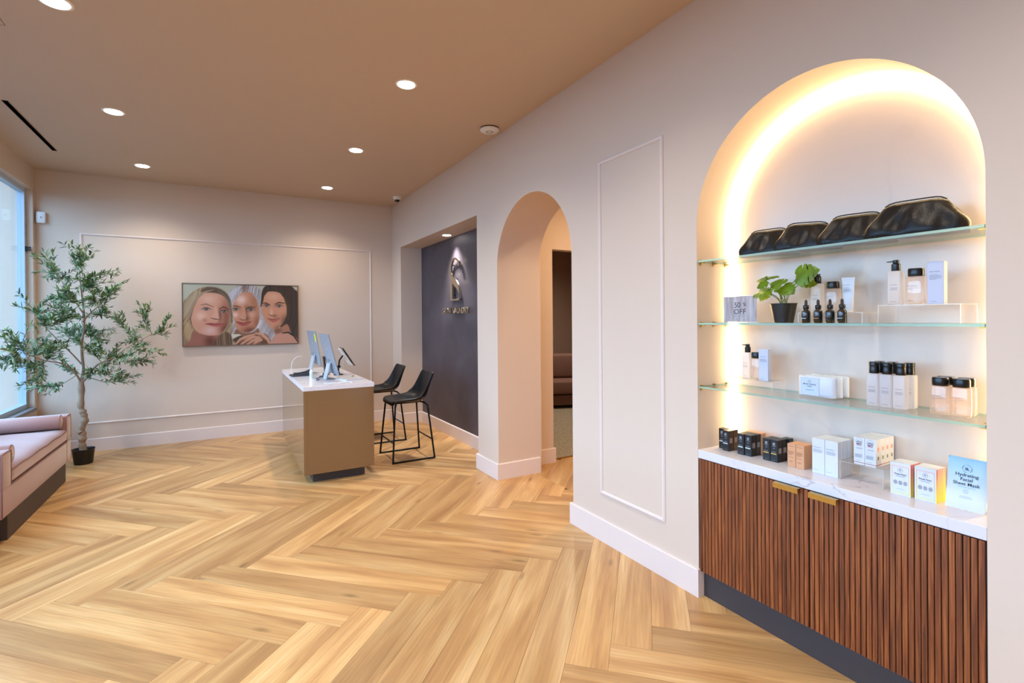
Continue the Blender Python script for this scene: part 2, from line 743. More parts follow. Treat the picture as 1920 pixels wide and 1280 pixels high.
# window wall: sill wall, header, end piers
WS, WT = 0.568, 2.96
WY0, WY1 = -1.7, 7.35
lw = B()
lw.box(XL-0.17, XL, YN, YF, 0, WS)
lw.box(XL-0.17, XL, YN, YF, WT, HC)
lw.box(XL-0.17, XL, YN, WY0, WS, WT)
lw.box(XL-0.17, XL, WY1, YF, WS, WT)
struct('wall_left', lw, PAINT)
# downlight positions (x,y), 1.6 m apart along the room
LAMPS = [(-0.77, 3.5), (-0.77, 5.1), (-0.77, 6.72), (1.15, 3.5), (1.15, 5.1), (1.15, 6.72), (-0.77, 1.9), (1.15, 1.9), (-0.77, 0.3), (1.15, 0.3), (-0.77, -1.3), (1.15, -1.3)]
struct('ceiling', B().box(XL-0.35, 6.6, YN-0.15, 8.3, HC, HC+0.12), CEIL_M)

# ---- corridor behind the arch and the room beyond it
cb = B()
cb.box(XB, 2.966, 4.292, 4.40, 0, HC)                # strip of wall left of the doorway
cb.box(2.966, 3.90, 4.292, 4.40, 2.226, HC)          # over the doorway
cb.box(3.90, 4.6, 4.292, 4.40, 0, HC)
cb.box(XB, XB+0.02, 4.085, 4.30, 0, HC)              # return behind the pier
struct('wall_corridor', cb, PAINT)
struct('wall_corridor_side', B().box(4.5, 4.6, 0.9, 4.30, 0, HC).box(XB, 4.6, 0.8, 0.9, 0, HC), PAINT)
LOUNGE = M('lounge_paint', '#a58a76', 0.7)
rb_ = B()
rb_.box(XB, 6.6, 8.15, 8.3, 0, HC)
rb_.box(6.5, 6.6, 4.3, 8.15, 0, HC)
rb_.box(XB, XB+0.03, 4.40, 8.15, 0, HC)
rb_.box(4.6, 6.6, 4.292, 4.40, 0, HC)
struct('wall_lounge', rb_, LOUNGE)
struct('floor_carpet', B().box(2.67, 6.5, 4.36, 8.15, -0.02, 0.008), carpet_mat())
struct('trim_threshold', B().box(2.68, 3.9, 4.345, 4.365, -0.01, 0.010), BRASS)


# ---- baseboards
def bb_run(b, p0, p1, side, h=0.150, t=0.019):
    """straight baseboard; side = unit vector it stands proud towards"""
    (x0, y0), (x1, y1) = p0, p1
    sx, sy = side
    c = 0.006
    q = [(x0, y0, 0), (x1, y1, 0), (x1+sx*t, y1+sy*t, 0), (x0+sx*t, y0+sy*t, 0)]
    b.quadbox([*q, *[(x, y, h-c) for x, y, _ in q]])
    r = [(x0, y0), (x1, y1), (x1+sx*(t-c), y1+sy*(t-c)), (x0+sx*(t-c), y0+sy*(t-c))]
    b.quadbox([*[(x, y, h-c) for x, y, _ in q], *[(x, y, h) for x, y in r]])


bb = B()
T = 0.019
bb_run(bb, (XW, N1), (XW, A0+T), (-1, 0))
bb_run(bb, (XW, A0), (XB, A0), (0, 1))
bb_run(bb, (XW, A1), (XB, A1), (0, -1))
bb_run(bb, (XW, A1-T), (XW, R0+T), (-1, 0))
bb_run(bb, (XW, R0), (RX, R0), (0, 1))
bb_run(bb, (XW, R1-T), (XW, YF), (-1, 0))
bb_run(bb, (XW, R1), (RX, R1), (0, -1))
bb_run(bb, (XW, YN), (XW, N0+0.01), (-1, 0))
bb.box(XW-T, XW, N1-0.012, N1, 0, 0.15).box(XW, XW+0.027, N1-0.012, N1-0.0005, 0, 0.139)
struct('baseboard_right', bb, PAINT_T)
b2 = B()
bb_run(b2, (RX, R0+T), (RX, R1-T), (-1, 0))
struct('baseboard_recess', b2, PAINT_T)
b3 = B()
bb_run(b3, (XL, YF), (XW-T, YF), (0, -1))
struct('baseboard_back', b3, PAINT_T)
b4 = B()
bb_run(b4, (XL, YN), (XL, YF-T), (1, 0))
struct('baseboard_left', b4, PAINT_T)
b5 = B()
bb_run(b5, (XB, 4.292), (2.966+T, 4.292), (0, -1))
bb_run(b5, (2.966, 4.292), (2.966, 4.40), (1, 0))
struct('baseboard_corridor', b5, PAINT_T)


# ---- picture-frame mouldings on the walls
def moulding(name, u0, u1, z0, z1, plane, w=0.022, d=0.012):
    """plane: ('x',c) frame on x=c facing -x, or ('y',c) facing -y"""
    root = bpy.data.objects.new(name, None)
    COL.objects.link(root)
    root['kind'] = 'structure'
    ax, c = plane

    def P(u, z, h):
        return (c-h, u, z) if ax == 'x' else (u, c-h, z)
    outer = [(u0, z0), (u1, z0), (u1, z1), (u0, z1)]
    inner = [(u0+w, z0+w), (u1-w, z0+w), (u1-w, z1-w), (u0+w, z1-w)]
    prof = [(0, 0), (0.0, 0.5), (0.3, 1.0), (0.7, 1.0), (1.0, 0.45), (1, 0)]
    for i in range(4):
        j = (i+1) % 4
        b = B()
        rows = []
        for t, h in prof:
            a = [outer[i][k]*(1-t)+inner[i][k]*t for k in (0, 1)]
            e = [outer[j][k]*(1-t)+inner[j][k]*t for k in (0, 1)]
            rows.append((P(a[0], a[1], h*d), P(e[0], e[1], h*d)))
        for r in range(len(rows)-1):
            b.face([rows[r][0], rows[r][1], rows[r+1][1], rows[r+1][0]])
        b.put('moulding_strip', PAINT_T, root, recalc=False)
    return root


moulding('trim_2', 2.05, 2.623, 0.315, 2.555, ('x', XW))
moulding('trim_1', -1.44, 1.882, 0.318, 2.526, ('y', YF))
mo = moulding('trim_3', 4.2, 5.64, 0.4, 2.55, ('y', 8.15))

# ---- floor: herringbone oak planks, each one an object
PW, PL_ = 0.184, 1.268
S2 = math.sqrt(2)
sub = B().box(XL, 4.5, YN, YF, -0.06, -0.012)
floor = struct('floor', sub, M('floor_joint', '#8d6a48', 0.8))


def clip_rect(poly, x0, x1, y0, y1):
    def cl(pts, f, inter):
        out = []
        for i in range(len(pts)):
            a, b = pts[i-1], pts[i]
            fa, fb = f(a), f(b)
            if fb:
                if not fa:
                    out.append(inter(a, b))
                out.append(b)
            elif fa:
                out.append(inter(a, b))
        return out
    for ax, lim, sg in ((0, x0, 1), (0, x1, -1), (1, y0, 1), (1, y1, -1)):
        if not poly:
            return poly

        def f(p):
            return (p[ax]-lim)*sg >= 0

        def inter(a, b):
            t = (lim-a[ax])/(b[ax]-a[ax])
            return (a[0]+(b[0]-a[0])*t, a[1]+(b[1]-a[1])*t)
        poly = cl(poly, f, inter)
    return poly


def lay_planks():
    ox, oy = 1.658, 1.631
    g = 0.0006
    full_ = [None]
    n = 0
    c45 = 1/S2
    for m in range(-5, 6):
        for kk in range(-34, 40):
            for typ in (0, 1):
                k = kk
                # tile frame rect
                if typ == 0:
                    tx, ty, tw, th = k*PW+m*PL_, k*PW-m*PL_, PL_, PW
                else:
                    tx, ty, tw, th = (k-1)*PW+m*PL_, k*PW-m*PL_, PW, PL_
                # tile->world: x axis -> (1,-1)/r2 ; y axis -> (1,1)/r2
                def Wd(a, b_):
                    return ((a+b_)*c45+ox, (b_-a)*c45+oy)
                cx_, cy_ = Wd(tx+tw/2, ty+th/2)
                if not (XL-1 < cx_ < 4.6 and YN-1 < cy_ < 8.3):
                    continue
                corners = [Wd(tx+g, ty+g), Wd(tx+tw-g, ty+g), Wd(tx+tw-g, ty+th-g), Wd(tx+g, ty+th-g)]
                ymax = max(c[1] for c in corners)
                xmax = max(c[0] for c in corners)
                if ymax < 4.35 or xmax < 2.6:
                    lims = [(XL, 4.48, YN, YF)]
                else:
                    lims = [(XL, 2.6, YN, YF), (2.6, 4.48, YN, 4.35)]
                if min(c[0] for c in corners) > 2.6:
                    lims = [(2.6, 4.48, 0.92, 4.35)]
                for lim in lims:
                    n += one_plank(corners, lim, cx_, cy_, typ, g, full_)
    return n


def one_plank(corners, lim, cx_, cy_, typ, g, full_):
                full = full_[0]
                cp = clip_rect(corners, *lim)
                if len(cp) < 3:
                    return 0
                ar = abs(sum(cp[i-1][0]*cp[i][1]-cp[i][0]*cp[i-1][1] for i in range(len(cp))))/2
                if ar < 0.0015:
                    return 0
                ang = -PI/4 if typ == 0 else PI/4
                ca, sa = math.cos(-ang), math.sin(-ang)
                isfull = len(cp) == 4 and abs(ar-(PL_-2*g)*(PW-2*g)) < 1e-5
                if isfull and full is not None:
                    me = full
                else:
                    loc = [((x-cx_)*ca-(y-cy_)*sa, (x-cx_)*sa+(y-cy_)*ca) for x, y in cp]
                    b = B().prism(loc, -0.012, 0.0)
                    me = b.mesh('plank')
                    me.materials.append(OAK)
                    if isfull:
                        full_[0] = me
                o = bpy.data.objects.new('plank', me)
                COL.objects.link(o)
                o.parent = floor
                o.location = (cx_, cy_, 0)
                o.rotation_euler = (0, 0, ang)
                return 1


print('planks', lay_planks())

# ---- window
WINF = M('window_frame_aluminium', '#b9c9d8', 0.45)
GLASS = glass_mat('window_glass', (0.93, 0.98, 1.0), refl=0.05)
win = bpy.data.objects.new('window_1', None)
COL.objects.link(win)
win['kind'] = 'structure'
xg = XL-0.085
fb = B()
for (a, c) in ((WY0, WY0+0.05), (WY1-0.05, WY1)):
    fb.box(xg-0.03, xg+0.03, a, c, WS, WT)
fb.box(xg-0.03, xg+0.03, WY0+0.05, WY1-0.05, WT-0.045, WT)
fb.box(xg-0.03, xg+0.03, WY0+0.05, WY1-0.05, WS, WS+0.05)
fb.put('window_frame', WINF, win)
mull = [0.55, 2.8, 5.05]
for y in mull:
    B().box(xg-0.03, xg+0.03, y-0.025, y+0.025, WS+0.05, WT-0.045).put('mullion', WINF, win)
ys = [WY0+0.05]+mull+[WY1-0.05]
for a, c in zip(ys[:-1], ys[1:]):
    B().box(xg-0.004, xg+0.004, a+(0.025 if a in mull else 0), c-(0.025 if c in mull else 0), WS+0.05, WT-0.045).put('pane', GLASS, win)
B().box(XL-0.17, XL+0.02, WY0, WY1, WS-0.03, WS+0.002).put('window_sill', M('sill_grey', '#8f8b8a', 0.5), win)
lt = B().box(xg+0.03, xg+0.045, WY1-0.035, WY1-0.012, 2.275, 2.33).box(xg+0.05, xg+0.075, WY1-0.04, WY1-0.02, 2.285, 2.30).box(xg+0.05, xg+0.075, WY1-0.04, WY1-0.02, 2.31, 2.325)
lt.put('latch', BLACK_MT, win)

# ================================================================ outside the window
EXT = M('pale_render', '#d6dfe6', 0.8)
tag(B().box(-7.0, -2.25, 10.2, 10.5, -0.06, 4.6).box(-2.9, -2.55, 10.05, 10.2, -0.06, 4.6).box(-7, -2.25, 9.6, 10.2, 3.4, 4.6).put('building', EXT), 'pale rendered wall of the neighbouring building seen through the window', 'building')
tag(B().box(-45, XL-0.2, -30, 40, -0.12, -0.06).put('pavement', M('pavement_grey', '#5c5b5a', 0.85)), 'grey pavement outside the shop window', 'pavement')
pl = thing('brick_planter', 'low reddish tiled planter with white joints outside the window', 'planter', (0, 0, 0))
B().box(-4.6, -2.32, 9.0, 9.5, -0.06, 0.375).put('core', M('white_mortar', '#dcdde2', 0.9), pl)
BRK = M('red_brick', '#8a5557', 0.8, noise=0.15, nscale=6)
_bme = B().box(-0.143, 0.143, -0.01, 0.0, -0.064, 0.064).mesh('brick', bevel=0.003, bseg=1)
_bme.materials.append(BRK)
for r in range(3):
    for c in range(8):
        o = bpy.data.objects.new('brick', _bme)
        COL.objects.link(o)
        o.parent = pl
        o.location = (-2.32-0.15-c*0.285*1.05, 8.999, 0.30-r*0.145)
for c in range(2):
    o = bpy.data.objects.new('brick', _bme)
    COL.objects.link(o)
    o.parent = pl
    o.rotation_euler = (0, 0, PI/2)
    o.location = (-2.319, 9.12+c*0.3, 0.30)

# ================================================================ ceiling fittings
EMIT = M('lamp_lens', '#ffffff', 0.5, emit=(1.0, 0.96, 0.9), estr=22)
TRIM_L = M('lamp_trim', '#efe6dd', 0.4)
_names = {(-0.77, 3.5): 'recessed downlight at the top corner of the picture, nearest above the bench side', (-0.77, 5.1): 'recessed downlight over the window side, second towards the far wall', (-0.77, 6.72): 'recessed downlight over the window side, nearest the far wall',
          (1.15, 3.5): 'largest recessed downlight near the smoke detector', (1.15, 5.1): 'recessed downlight above the near end of the reception counter', (1.15, 6.72): 'recessed downlight above the counter, nearest the far wall'}
_first = None
for i, (x, y) in enumerate(LAMPS):
    lab = _names.get((x, y), 'recessed downlight %s side, %s row behind the viewpoint' % ('window' if x < 0 else 'niche', {1.9: 'first', 0.3: 'second', -1.3: 'third'}.get(y)))
    if _first is None:
        d = thing('downlight', lab, 'ceiling light', (x, y, HC), group='recessed downlights')
        B().lathe([(0.058, 0.002), (0.058, -0.004), (0.072, -0.006), (0.078, -0.003), (0.078, 0.001)], seg=32).put('trim_ring', TRIM_L, d, smooth=40)
        B().lathe([(0.001, -0.004), (0.060, -0.004), (0.060, -0.0075), (0.001, -0.0085)], seg=32).put('lens', EMIT, d, smooth=60)
        _first = d
    else:
        d = dup(_first, (x, y, HC), label=lab)
    ld = bpy.data.lights.new('downlight_lamp', 'SPOT')
    ld.energy = DOWN_W
    ld.color = DOWN_COL
    ld.spot_size = math.radians(130)
    ld.spot_blend = 1.0
    ld.shadow_soft_size = 0.05
    lo = bpy.data.objects.new('lamp', ld)
    COL.objects.link(lo)
    lo.parent = d
    lo.location = (0, 0, -0.03)

d = dup(_first, (2.385, 5.733, RT), label='small recessed downlight in the soffit above the wall sign')
for ch in d.children:
    if ch.type == 'LIGHT':
        ch.data = ch.data.copy()
        ch.data.energy = 210
        ch.data.color = (1, .97, 1)
        ch.data.spot_size = math.radians(92)
        ch.data.spot_blend = 1.0
    else:
        ch.scale = (0.85, 0.85, 1)
d.name = 'downlight'
# corridor lamps, plus one added to brighten the dark lounge (all out of view)
for (x, y, lab, en, colr) in ((3.35, 3.3, 'recessed downlight in the corridor behind the arch', 150, (1.0, 0.72, 0.42)), (3.1, 2.0, 'recessed downlight further along the corridor', 110, (1.0, 0.72, 0.42)),
                              (4.6, 6.2, 'unseen downlight added to brighten the lounge beyond the doorway', 240, (1.0, 0.85, 0.72))):
    d = dup(_first, (x, y, HC), label=lab)
    for ch in d.children:
        if ch.type == 'LIGHT':
            ch.data = ch.data.copy()
            ch.data.energy = en
            ch.data.color = colr
            ch.data.spot_size = math.radians(150)

sm = thing('smoke_detector', 'round white smoke detector on the ceiling beside the right wall', 'smoke detector', (2.062, 3.95, HC))
B().lathe([(0.06, 0.001), (0.082, 0.001), (0.084, -0.008), (0.06, -0.008)], seg=32).put('shadow_gap', M('gap_brown', '#4a3325', 0.8), sm, smooth=40)
B().lathe([(0.078, -0.006), (0.086, -0.012), (0.084, -0.022), (0.070, -0.030), (0.001, -0.033)], seg=36).put('body', WHITE_PL, sm, smooth=40)
B().lathe([(0.030, -0.030), (0.033, -0.0335), (0.030, -0.0345), (0.027, -0.0335), (0.026, -0.031)], seg=28).put('ring', M('ring_grey', '#7b6f73', 0.5), sm, smooth=60)
cm = thing('security_camera', 'small white dome security camera on the ceiling above the dark panel', 'camera', (2.08, 6.77, HC))
B().lathe([(0.055, 0.0), (0.056, -0.012), (0.050, -0.03), (0.040, -0.042), (0.034, -0.044)], seg=28).put('housing', WHITE_PL, cm, smooth=50)
B().lathe([(0.036, -0.040), (0.034, -0.055), (0.024, -0.068), (0.001, -0.073)], seg=24).put('dome', M('dark_dome', '#0b0b0c', 0.1), cm, smooth=50)
sd = thing('slot_vent', 'long thin black linear air slot in the ceiling near the window', 'vent', (-1.451, 5.89, HC))
B().box(-0.017, 0.017, -0.645, 0.645, -0.004, 0.0).put('slot', M('slot_black', '#030303', 0.9, spec=0.0), sd)
B().box(-0.0195, -0.017, -0.648, 0.648, -0.005, 0.0).box(0.017, 0.0195, -0.648, 0.648, -0.005, 0.0).put('slot_frame', M('slot_frame', '#8a7561', 0.6), sd)
hp = thing('ceiling_hatch', 'flush access hatch outline in the ceiling at the left edge', 'hatch', (-1.33, 3.70, HC))
B().box(-0.25, 0.25, -0.15, 0.22, -0.0008, 0).put('panel', CEIL_M, hp)
hb = B()
for q in ((-0.252, -0.249, -0.152, 0.222), (0.249, 0.252, -0.152, 0.222), (-0.252, 0.252, -0.152, -0.149), (-0.252, 0.252, 0.219, 0.222)):
    hb.box(*q, -0.0014, 0)
hb.put('joint', M('hatch_joint', '#5f4b3c', 0.8), hp)
ms = thing('motion_sensor', 'white motion sensor mounted high in the corner by the window', 'sensor', (-1.765, YF-0.022, 2.667))
B().prism([(-0.034+0.0, -0.063), (0.034, -0.063), (0.040, -0.04), (0.040, 0.05), (0.036, 0.064), (-0.036, 0.064), (-0.040, 0.05), (-0.040, -0.04)], -0.022, 0.022, 'y').put('housing', WHITE_PL, ms, bevel=0.008, smooth=40)
B().lathe([(0.001, -0.001), (0.008, 0), (0.008, 0.002), (0.001, 0.004)], seg=16).put('lens', M('sensor_lens', '#8b8f99', 0.2), ms, loc=(0.004, -0.024, 0)).rotation_euler = (PI/2, 0, 0)

# ================================================================ framed poster on the far wall
def poster_image():
    Wd, Hd = 800, 480
    ys, xs = np.mgrid[0:Hd, 0:Wd].astype(np.float32)
    rs = np.random.RandomState(3)
    img = np.zeros((Hd, Wd, 3), np.float32)
    img[:] = (0.70, 0.71, 0.65)
    t = xs/Wd
    img[..., 0] += 0.03*t
    img[..., 2] -= 0.02*t

    def uv(p):
        x, y = p
        u = (x-172)/1593
        v = (y-(155+.025*(x-165)))/(875-.0535*(x-165))
        return u*Wd, v*Hd

    def smooth(pts, n=8):
        P = [uv(p) for p in pts]
        out = []
        L = len(P)
        for i in range(L):
            p0, p1, p2, p3 = P[i-1], P[i], P[(i+1) % L], P[(i+2) % L]
            for k in range(n):
                s = k/n
                out.append(tuple(0.5*((2*p1[a])+(-p0[a]+p2[a])*s+(2*p0[a]-5*p1[a]+4*p2[a]-p3[a])*s*s+(-p0[a]+3*p1[a]-3*p2[a]+p3[a])*s**3) for a in (0, 1)))
        return out

    def blur(m, r):
        r = int(r)
        if r < 1:
            return m
        for _ in range(2):
            for ax in (0, 1):
                pad = [(0, 0), (0, 0)]
                pad[ax] = (r+1, r)
                c = np.cumsum(np.pad(m, pad, mode='edge'), axis=ax)
                m = (np.take(c, range(2*r+1, c.shape[ax]), axis=ax)-np.take(c, range(0, c.shape[ax]-2*r-1), axis=ax))/(2*r+1)
        return m

    def mask(poly, feather):
        xa = [p[0] for p in poly]
        ya = [p[1] for p in poly]
        m = np.zeros((Hd, Wd), np.float32)
        x0, x1 = max(0, int(min(xa))-1), min(Wd, int(max(xa))+2)
        y0, y1 = max(0, int(min(ya))-1), min(Hd, int(max(ya))+2)
        if x1 <= x0 or y1 <= y0:
            return m
        X = xs[y0:y1, x0:x1]
        Y = ys[y0:y1, x0:x1]
        ins = np.zeros(X.shape, bool)
        n = len(poly)
        for i in range(n):
            ax, ay = poly[i-1]
            bx, by = poly[i]
            if ay == by:
                continue
            c = ((ay > Y) != (by > Y)) & (X < (bx-ax)*(Y-ay)/(by-ay)+ax)
            ins ^= c
        m[y0:y1, x0:x1] = ins
        return blur(m, feather)

    def fill(pts, col, feather=1, a=1.0, clip=None):
        m = mask(smooth(pts), feather)*a
        if clip is not None:
            m = m*clip
        img[:] = img*(1-m[..., None])+np.array(col, np.float32)*m[..., None]
        return m

    def blob(c, rx, ry, col, a=0.6, clip=None, ang=0.0):
        cx, cy = uv(c)
        rx, ry = rx/1593*Wd, ry/850*Hd
        ca, sa = math.cos(ang), math.sin(ang)
        dx, dy = xs-cx, ys-cy
        q = ((dx*ca+dy*sa)/rx)**2+((-dx*sa+dy*ca)/ry)**2
        m = np.exp(-q)*a
        if clip is not None:
            m = m*clip
        img[:] = img*(1-m[..., None])+np.array(col, np.float32)*m[..., None]

    def streaks(m, ang, amp, f=0.5, seed=0):
        r = np.random.RandomState(seed)
        n = r.rand(3000).astype(np.float32)
        d = (xs*math.cos(ang)+ys*math.sin(ang))+14*np.sin((xs*math.sin(ang)-ys*math.cos(ang))/70)
        k = (d*f+1200)
        i0 = np.floor(k).astype(int) % 2999
        fr = k-np.floor(k)
        v = n[i0]*(1-fr)+n[i0+1]*fr
        k2 = k*0.23
        j0 = np.floor(k2).astype(int) % 2999
        v = 0.5*v+0.5*n[j0]
        img[:] = img*(1+(amp*(v-0.5)*2)[..., None]*m[..., None])

    def stroke(pts, w, col, a=0.8, f=1):
        P = [uv(p) for p in pts]
        m = np.zeros((Hd, Wd), np.float32)
        n = len(P)
        for i in range(n-1):
            (ax, ay), (bx, by) = P[i], P[i+1]
            dx, dy = bx-ax, by-ay
            L = dx*dx+dy*dy+1e-6
            tt = np.clip(((xs-ax)*dx+(ys-ay)*dy)/L, 0, 1)
            d = np.hypot(xs-(ax+tt*dx), ys-(ay+tt*dy))
            ww = w*0.5*(1-0.55*abs((i+tt)/(n-1)-0.5)*2)
            m = np.maximum(m, np.clip(ww-d+0.7, 0, 1))
        m = blur(m, f)*a
        img[:] = img*(1-m[..., None])+np.array(col, np.float32)*m[..., None]

    def eye(c, w, h, dark=1.0, ang=0.0):
        x, y = c
        ca, sa = math.cos(ang), math.sin(ang)

        def R(dx, dy):
            return (x+dx*ca-dy*sa, y+dx*sa+dy*ca)
        fill([R(-w, 0), R(-w*.4, -h), R(w*.4, -h*.9), R(w, h*.1), R(w*.3, h*.8), R(-w*.4, h*.8)], (0.72, 0.66, 0.64), 1, 0.8)
        blob(R(0, -h*.1), w*.42, h*.95, (0.16, 0.13, 0.12), 0.95)
        stroke([R(-w*1.1, h*.1), R(-w*.4, -h*1.05), R(w*.4, -h*1.0), R(w*1.15, h*.1)], 4.5*dark, (0.15, 0.09, 0.08), 0.9)
        stroke([R(-w*.9, h*.4), R(0, h*1.1), R(w*.9, h*.5)], 2.2, (0.45, 0.30, 0.26), 0.5)
        stroke([R(-w*1.0, -h*1.3), R(0, -h*2.3), R(w*1.1, -h*1.1)], 2.5, (0.50, 0.33, 0.28), 0.5)
        blob(R(-w*.12, -h*.35), w*.10, h*.2, (1, 1, 1), 0.9)

    # ---- woman in the middle (behind): silver hair
    m = fill([(770, 290), (860, 215), (960, 180), (1080, 180), (1180, 215), (1240, 290), (1250, 480), (1250, 640), (1330, 720), (1420, 860), (1400, 1000), (1200, 1020), (900, 1020), (780, 900), (800, 700), (790, 500)], (0.68, 0.66, 0.67), 2)
    streaks(m, 0.25, 0.30, 0.5, 1)
    blob((985, 205), 60, 60, (0.50, 0.42, 0.38), 0.8)
    fill([(770, 300), (850, 225), (960, 185), (900, 260), (850, 360), (825, 480), (800, 420)], (0.80, 0.80, 0.84), 4, 0.7)
    fc = fill([(990, 270), (920, 310), (860, 380), (820, 480), (825, 600), (850, 700), (880, 790), (940, 830), (1030, 830), (1110, 800), (1170, 720), (1200, 600), (1200, 480), (1160, 370), (1090, 290)], (0.76, 0.55, 0.44), 2)
    blob((940, 380), 80, 70, (0.93, 0.84, 0.82), 0.75, fc)
    blob((1130, 420), 70, 120, (0.58, 0.38, 0.28), 0.5, fc)
    blob((855, 590), 45, 40, (0.90, 0.78, 0.76), 0.8, fc)
    blob((1090, 590), 60, 45, (0.86, 0.70, 0.64), 0.6, fc)
    blob((1060, 815), 110, 60, (0.42, 0.22, 0.15), 0.8, fc)
    blob((1165, 700), 50, 110, (0.55, 0.35, 0.26), 0.7, fc)
    blob((1020, 640), 35, 50, (0.42, 0.26, 0.19), 0.7, fc)
    blob((1015, 520), 30, 60, (0.42, 0.27, 0.2), 0.7, fc)
    fill([(985, 480), (960, 560), (915, 640), (950, 660), (1005, 655), (1000, 560)], (0.80, 0.60, 0.50), 2, 0.8, fc)
    eye((865, 515), 55, 17)
    eye((1070, 520), 62, 19)
    stroke([(820, 465), (880, 468), (940, 490)], 9, (0.36, 0.25, 0.20), 0.85)
    stroke([(1010, 505), (1060, 480), (1140, 485)], 10, (0.34, 0.23, 0.18), 0.85)
    stroke([(915, 640), (955, 665), (1005, 655)], 6, (0.35, 0.18, 0.14), 0.8)
    fill([(865, 685), (930, 690), (975, 700), (1030, 695), (1085, 680), (1040, 725), (980, 745), (920, 735)], (0.66, 0.34, 0.32), 1)
    stroke([(865, 685), (950, 708), (1085, 682)], 4, (0.40, 0.16, 0.15), 0.9)
    for q in range(9):
        stroke([(985, 230), (905-q*7, 285+q*5), (840-q*6, 380+q*8), (815-q*4, 520+q*10)], 6, (0.74-.03*(q % 3), 0.72-.03*(q % 3), 0.74-.03*(q % 3)), 0.6)
        stroke([(995, 225), (1090+q*8, 280+q*5), (1160+q*8, 370+q*8), (1198+q*6, 520+q*12), (1200+q*6, 660)], 6, (0.72-.04*(q % 3), 0.69-.04*(q % 3), 0.70-.04*(q % 3)), 0.6)
    blob((990, 235), 30, 30, (0.52, 0.42, 0.36), 0.7)
    # her neck, top and hands
    fill([(860, 800), (960, 840), (1100, 830), (1180, 780), (1210, 900), (1330, 1000), (850, 1020)], (0.55, 0.40, 0.31), 3)
    fill([(770, 880), (900, 860), (930, 880), (820, 930), (780, 1030)], (0.80, 0.78, 0.72), 2)
    fill([(800, 960), (900, 890), (960, 900), (900, 1010), (780, 1030)], (0.30, 0.25, 0.20), 2)
    fill([(1200, 880), (1280, 860), (1350, 940), (1370, 1010), (1230, 1010)], (0.42, 0.30, 0.22), 3)

    # ---- woman on the right: dark hair
    m = fill([(1240, 260), (1290, 190), (1400, 160), (1600, 160), (1720, 240), (1765, 330), (1780, 900), (1700, 880), (1620, 800), (1500, 760), (1270, 560), (1225, 400)], (0.27, 0.22, 0.20), 2)
    streaks(m, 0.15, 0.28, 0.4, 2)
    fc = fill([(1390, 265), (1300, 280), (1250, 340), (1235, 430), (1225, 540), (1250, 620), (1290, 700), (1340, 770), (1400, 790), (1470, 770), (1540, 700), (1590, 600), (1610, 480), (1580, 360), (1500, 290)], (0.78, 0.57, 0.46), 2)
    blob((1400, 340), 110, 60, (0.85, 0.70, 0.62), 0.6, fc)
    blob((1530, 540), 60, 60, (0.84, 0.62, 0.50), 0.5, fc)
    blob((1570, 680), 60, 90, (0.40, 0.26, 0.20), 0.75, fc)
    blob((1420, 610), 40, 25, (0.52, 0.32, 0.25), 0.6, fc)
    blob((1370, 560), 22, 60, (0.90, 0.74, 0.66), 0.6, fc)
    blob((1480, 770), 60, 40, (0.50, 0.32, 0.24), 0.6, fc)
    eye((1300, 465), 50, 16)
    eye((1480, 470), 60, 18)
    stroke([(1240, 432), (1290, 425), (1345, 450)], 9, (0.25, 0.17, 0.13), 0.9)
    stroke([(1420, 445), (1480, 420), (1570, 430)], 10, (0.24, 0.16, 0.13), 0.9)
    stroke([(1325, 585), (1370, 605), (1425, 595)], 6, (0.40, 0.22, 0.18), 0.8)
    fill([(1310, 640), (1370, 645), (1430, 650), (1500, 635), (1450, 680), (1400, 695), (1350, 680)], (0.70, 0.42, 0.37), 1)
    stroke([(1305, 638), (1390, 658), (1500, 634)], 4, (0.42, 0.20, 0.17), 0.9)
    fill([(1410, 800), (1500, 770), (1600, 720), (1640, 830), (1500, 860), (1430, 870)], (0.68, 0.48, 0.38), 3)
    blob((1460, 810), 60, 40, (0.45, 0.30, 0.25), 0.7)
    fill([(1360, 1000), (1400, 900), (1480, 850), (1600, 840), (1700, 870), (1775, 960), (1780, 1020)], (0.78, 0.58, 0.50), 3)
    stroke([(1530, 845), (1620, 835), (1700, 880), (1770, 980)], 14, (0.12, 0.11, 0.14), 0.95)
    for q in range(8):
        stroke([(1395, 215), (1320-q*6, 255+q*3), (1265-q*5, 320+q*5), (1240-q*4, 430+q*8)], 7, (0.25+.02*(q % 3), 0.20+.02*(q % 3), 0.18), 0.7)
        stroke([(1400, 215), (1490+q*6, 270+q*4), (1560+q*8, 350+q*8), (1598+q*6, 470+q*8), (1600+q*5, 640)], 8, (0.26+.03*(q % 3), 0.21+.03*(q % 3), 0.19), 0.7)
    # silver strands over her cheek
    for q in range(7):
        stroke([(1215+q*9, 640), (1260+q*16, 740), (1330+q*14, 850), (1350+q*9, 960)], 4, (0.62, 0.58, 0.58), 0.55)
    # hands in front
    SK = (0.76, 0.56, 0.46)
    for (pts, w) in (([(850, 1010), (930, 930), (1040, 890), (1160, 860)], 26), ([(930, 1010), (1010, 950), (1100, 905), (1250, 895)], 26),
                     ([(1010, 1010), (1090, 960), (1180, 925), (1230, 930)], 24), ([(1100, 1010), (1160, 965), (1230, 945)], 22),
                     ([(1140, 850), (1230, 865), (1310, 930), (1340, 1000)], 30)):
        stroke([(x+3, y+14) for x, y in pts], w, (0.40, 0.25, 0.19), 0.7, 2)
        stroke(pts, w, SK, 0.95, 1)
        stroke([(x-3, y-8) for x, y in pts], w*0.35, (0.88, 0.72, 0.62), 0.5, 2)

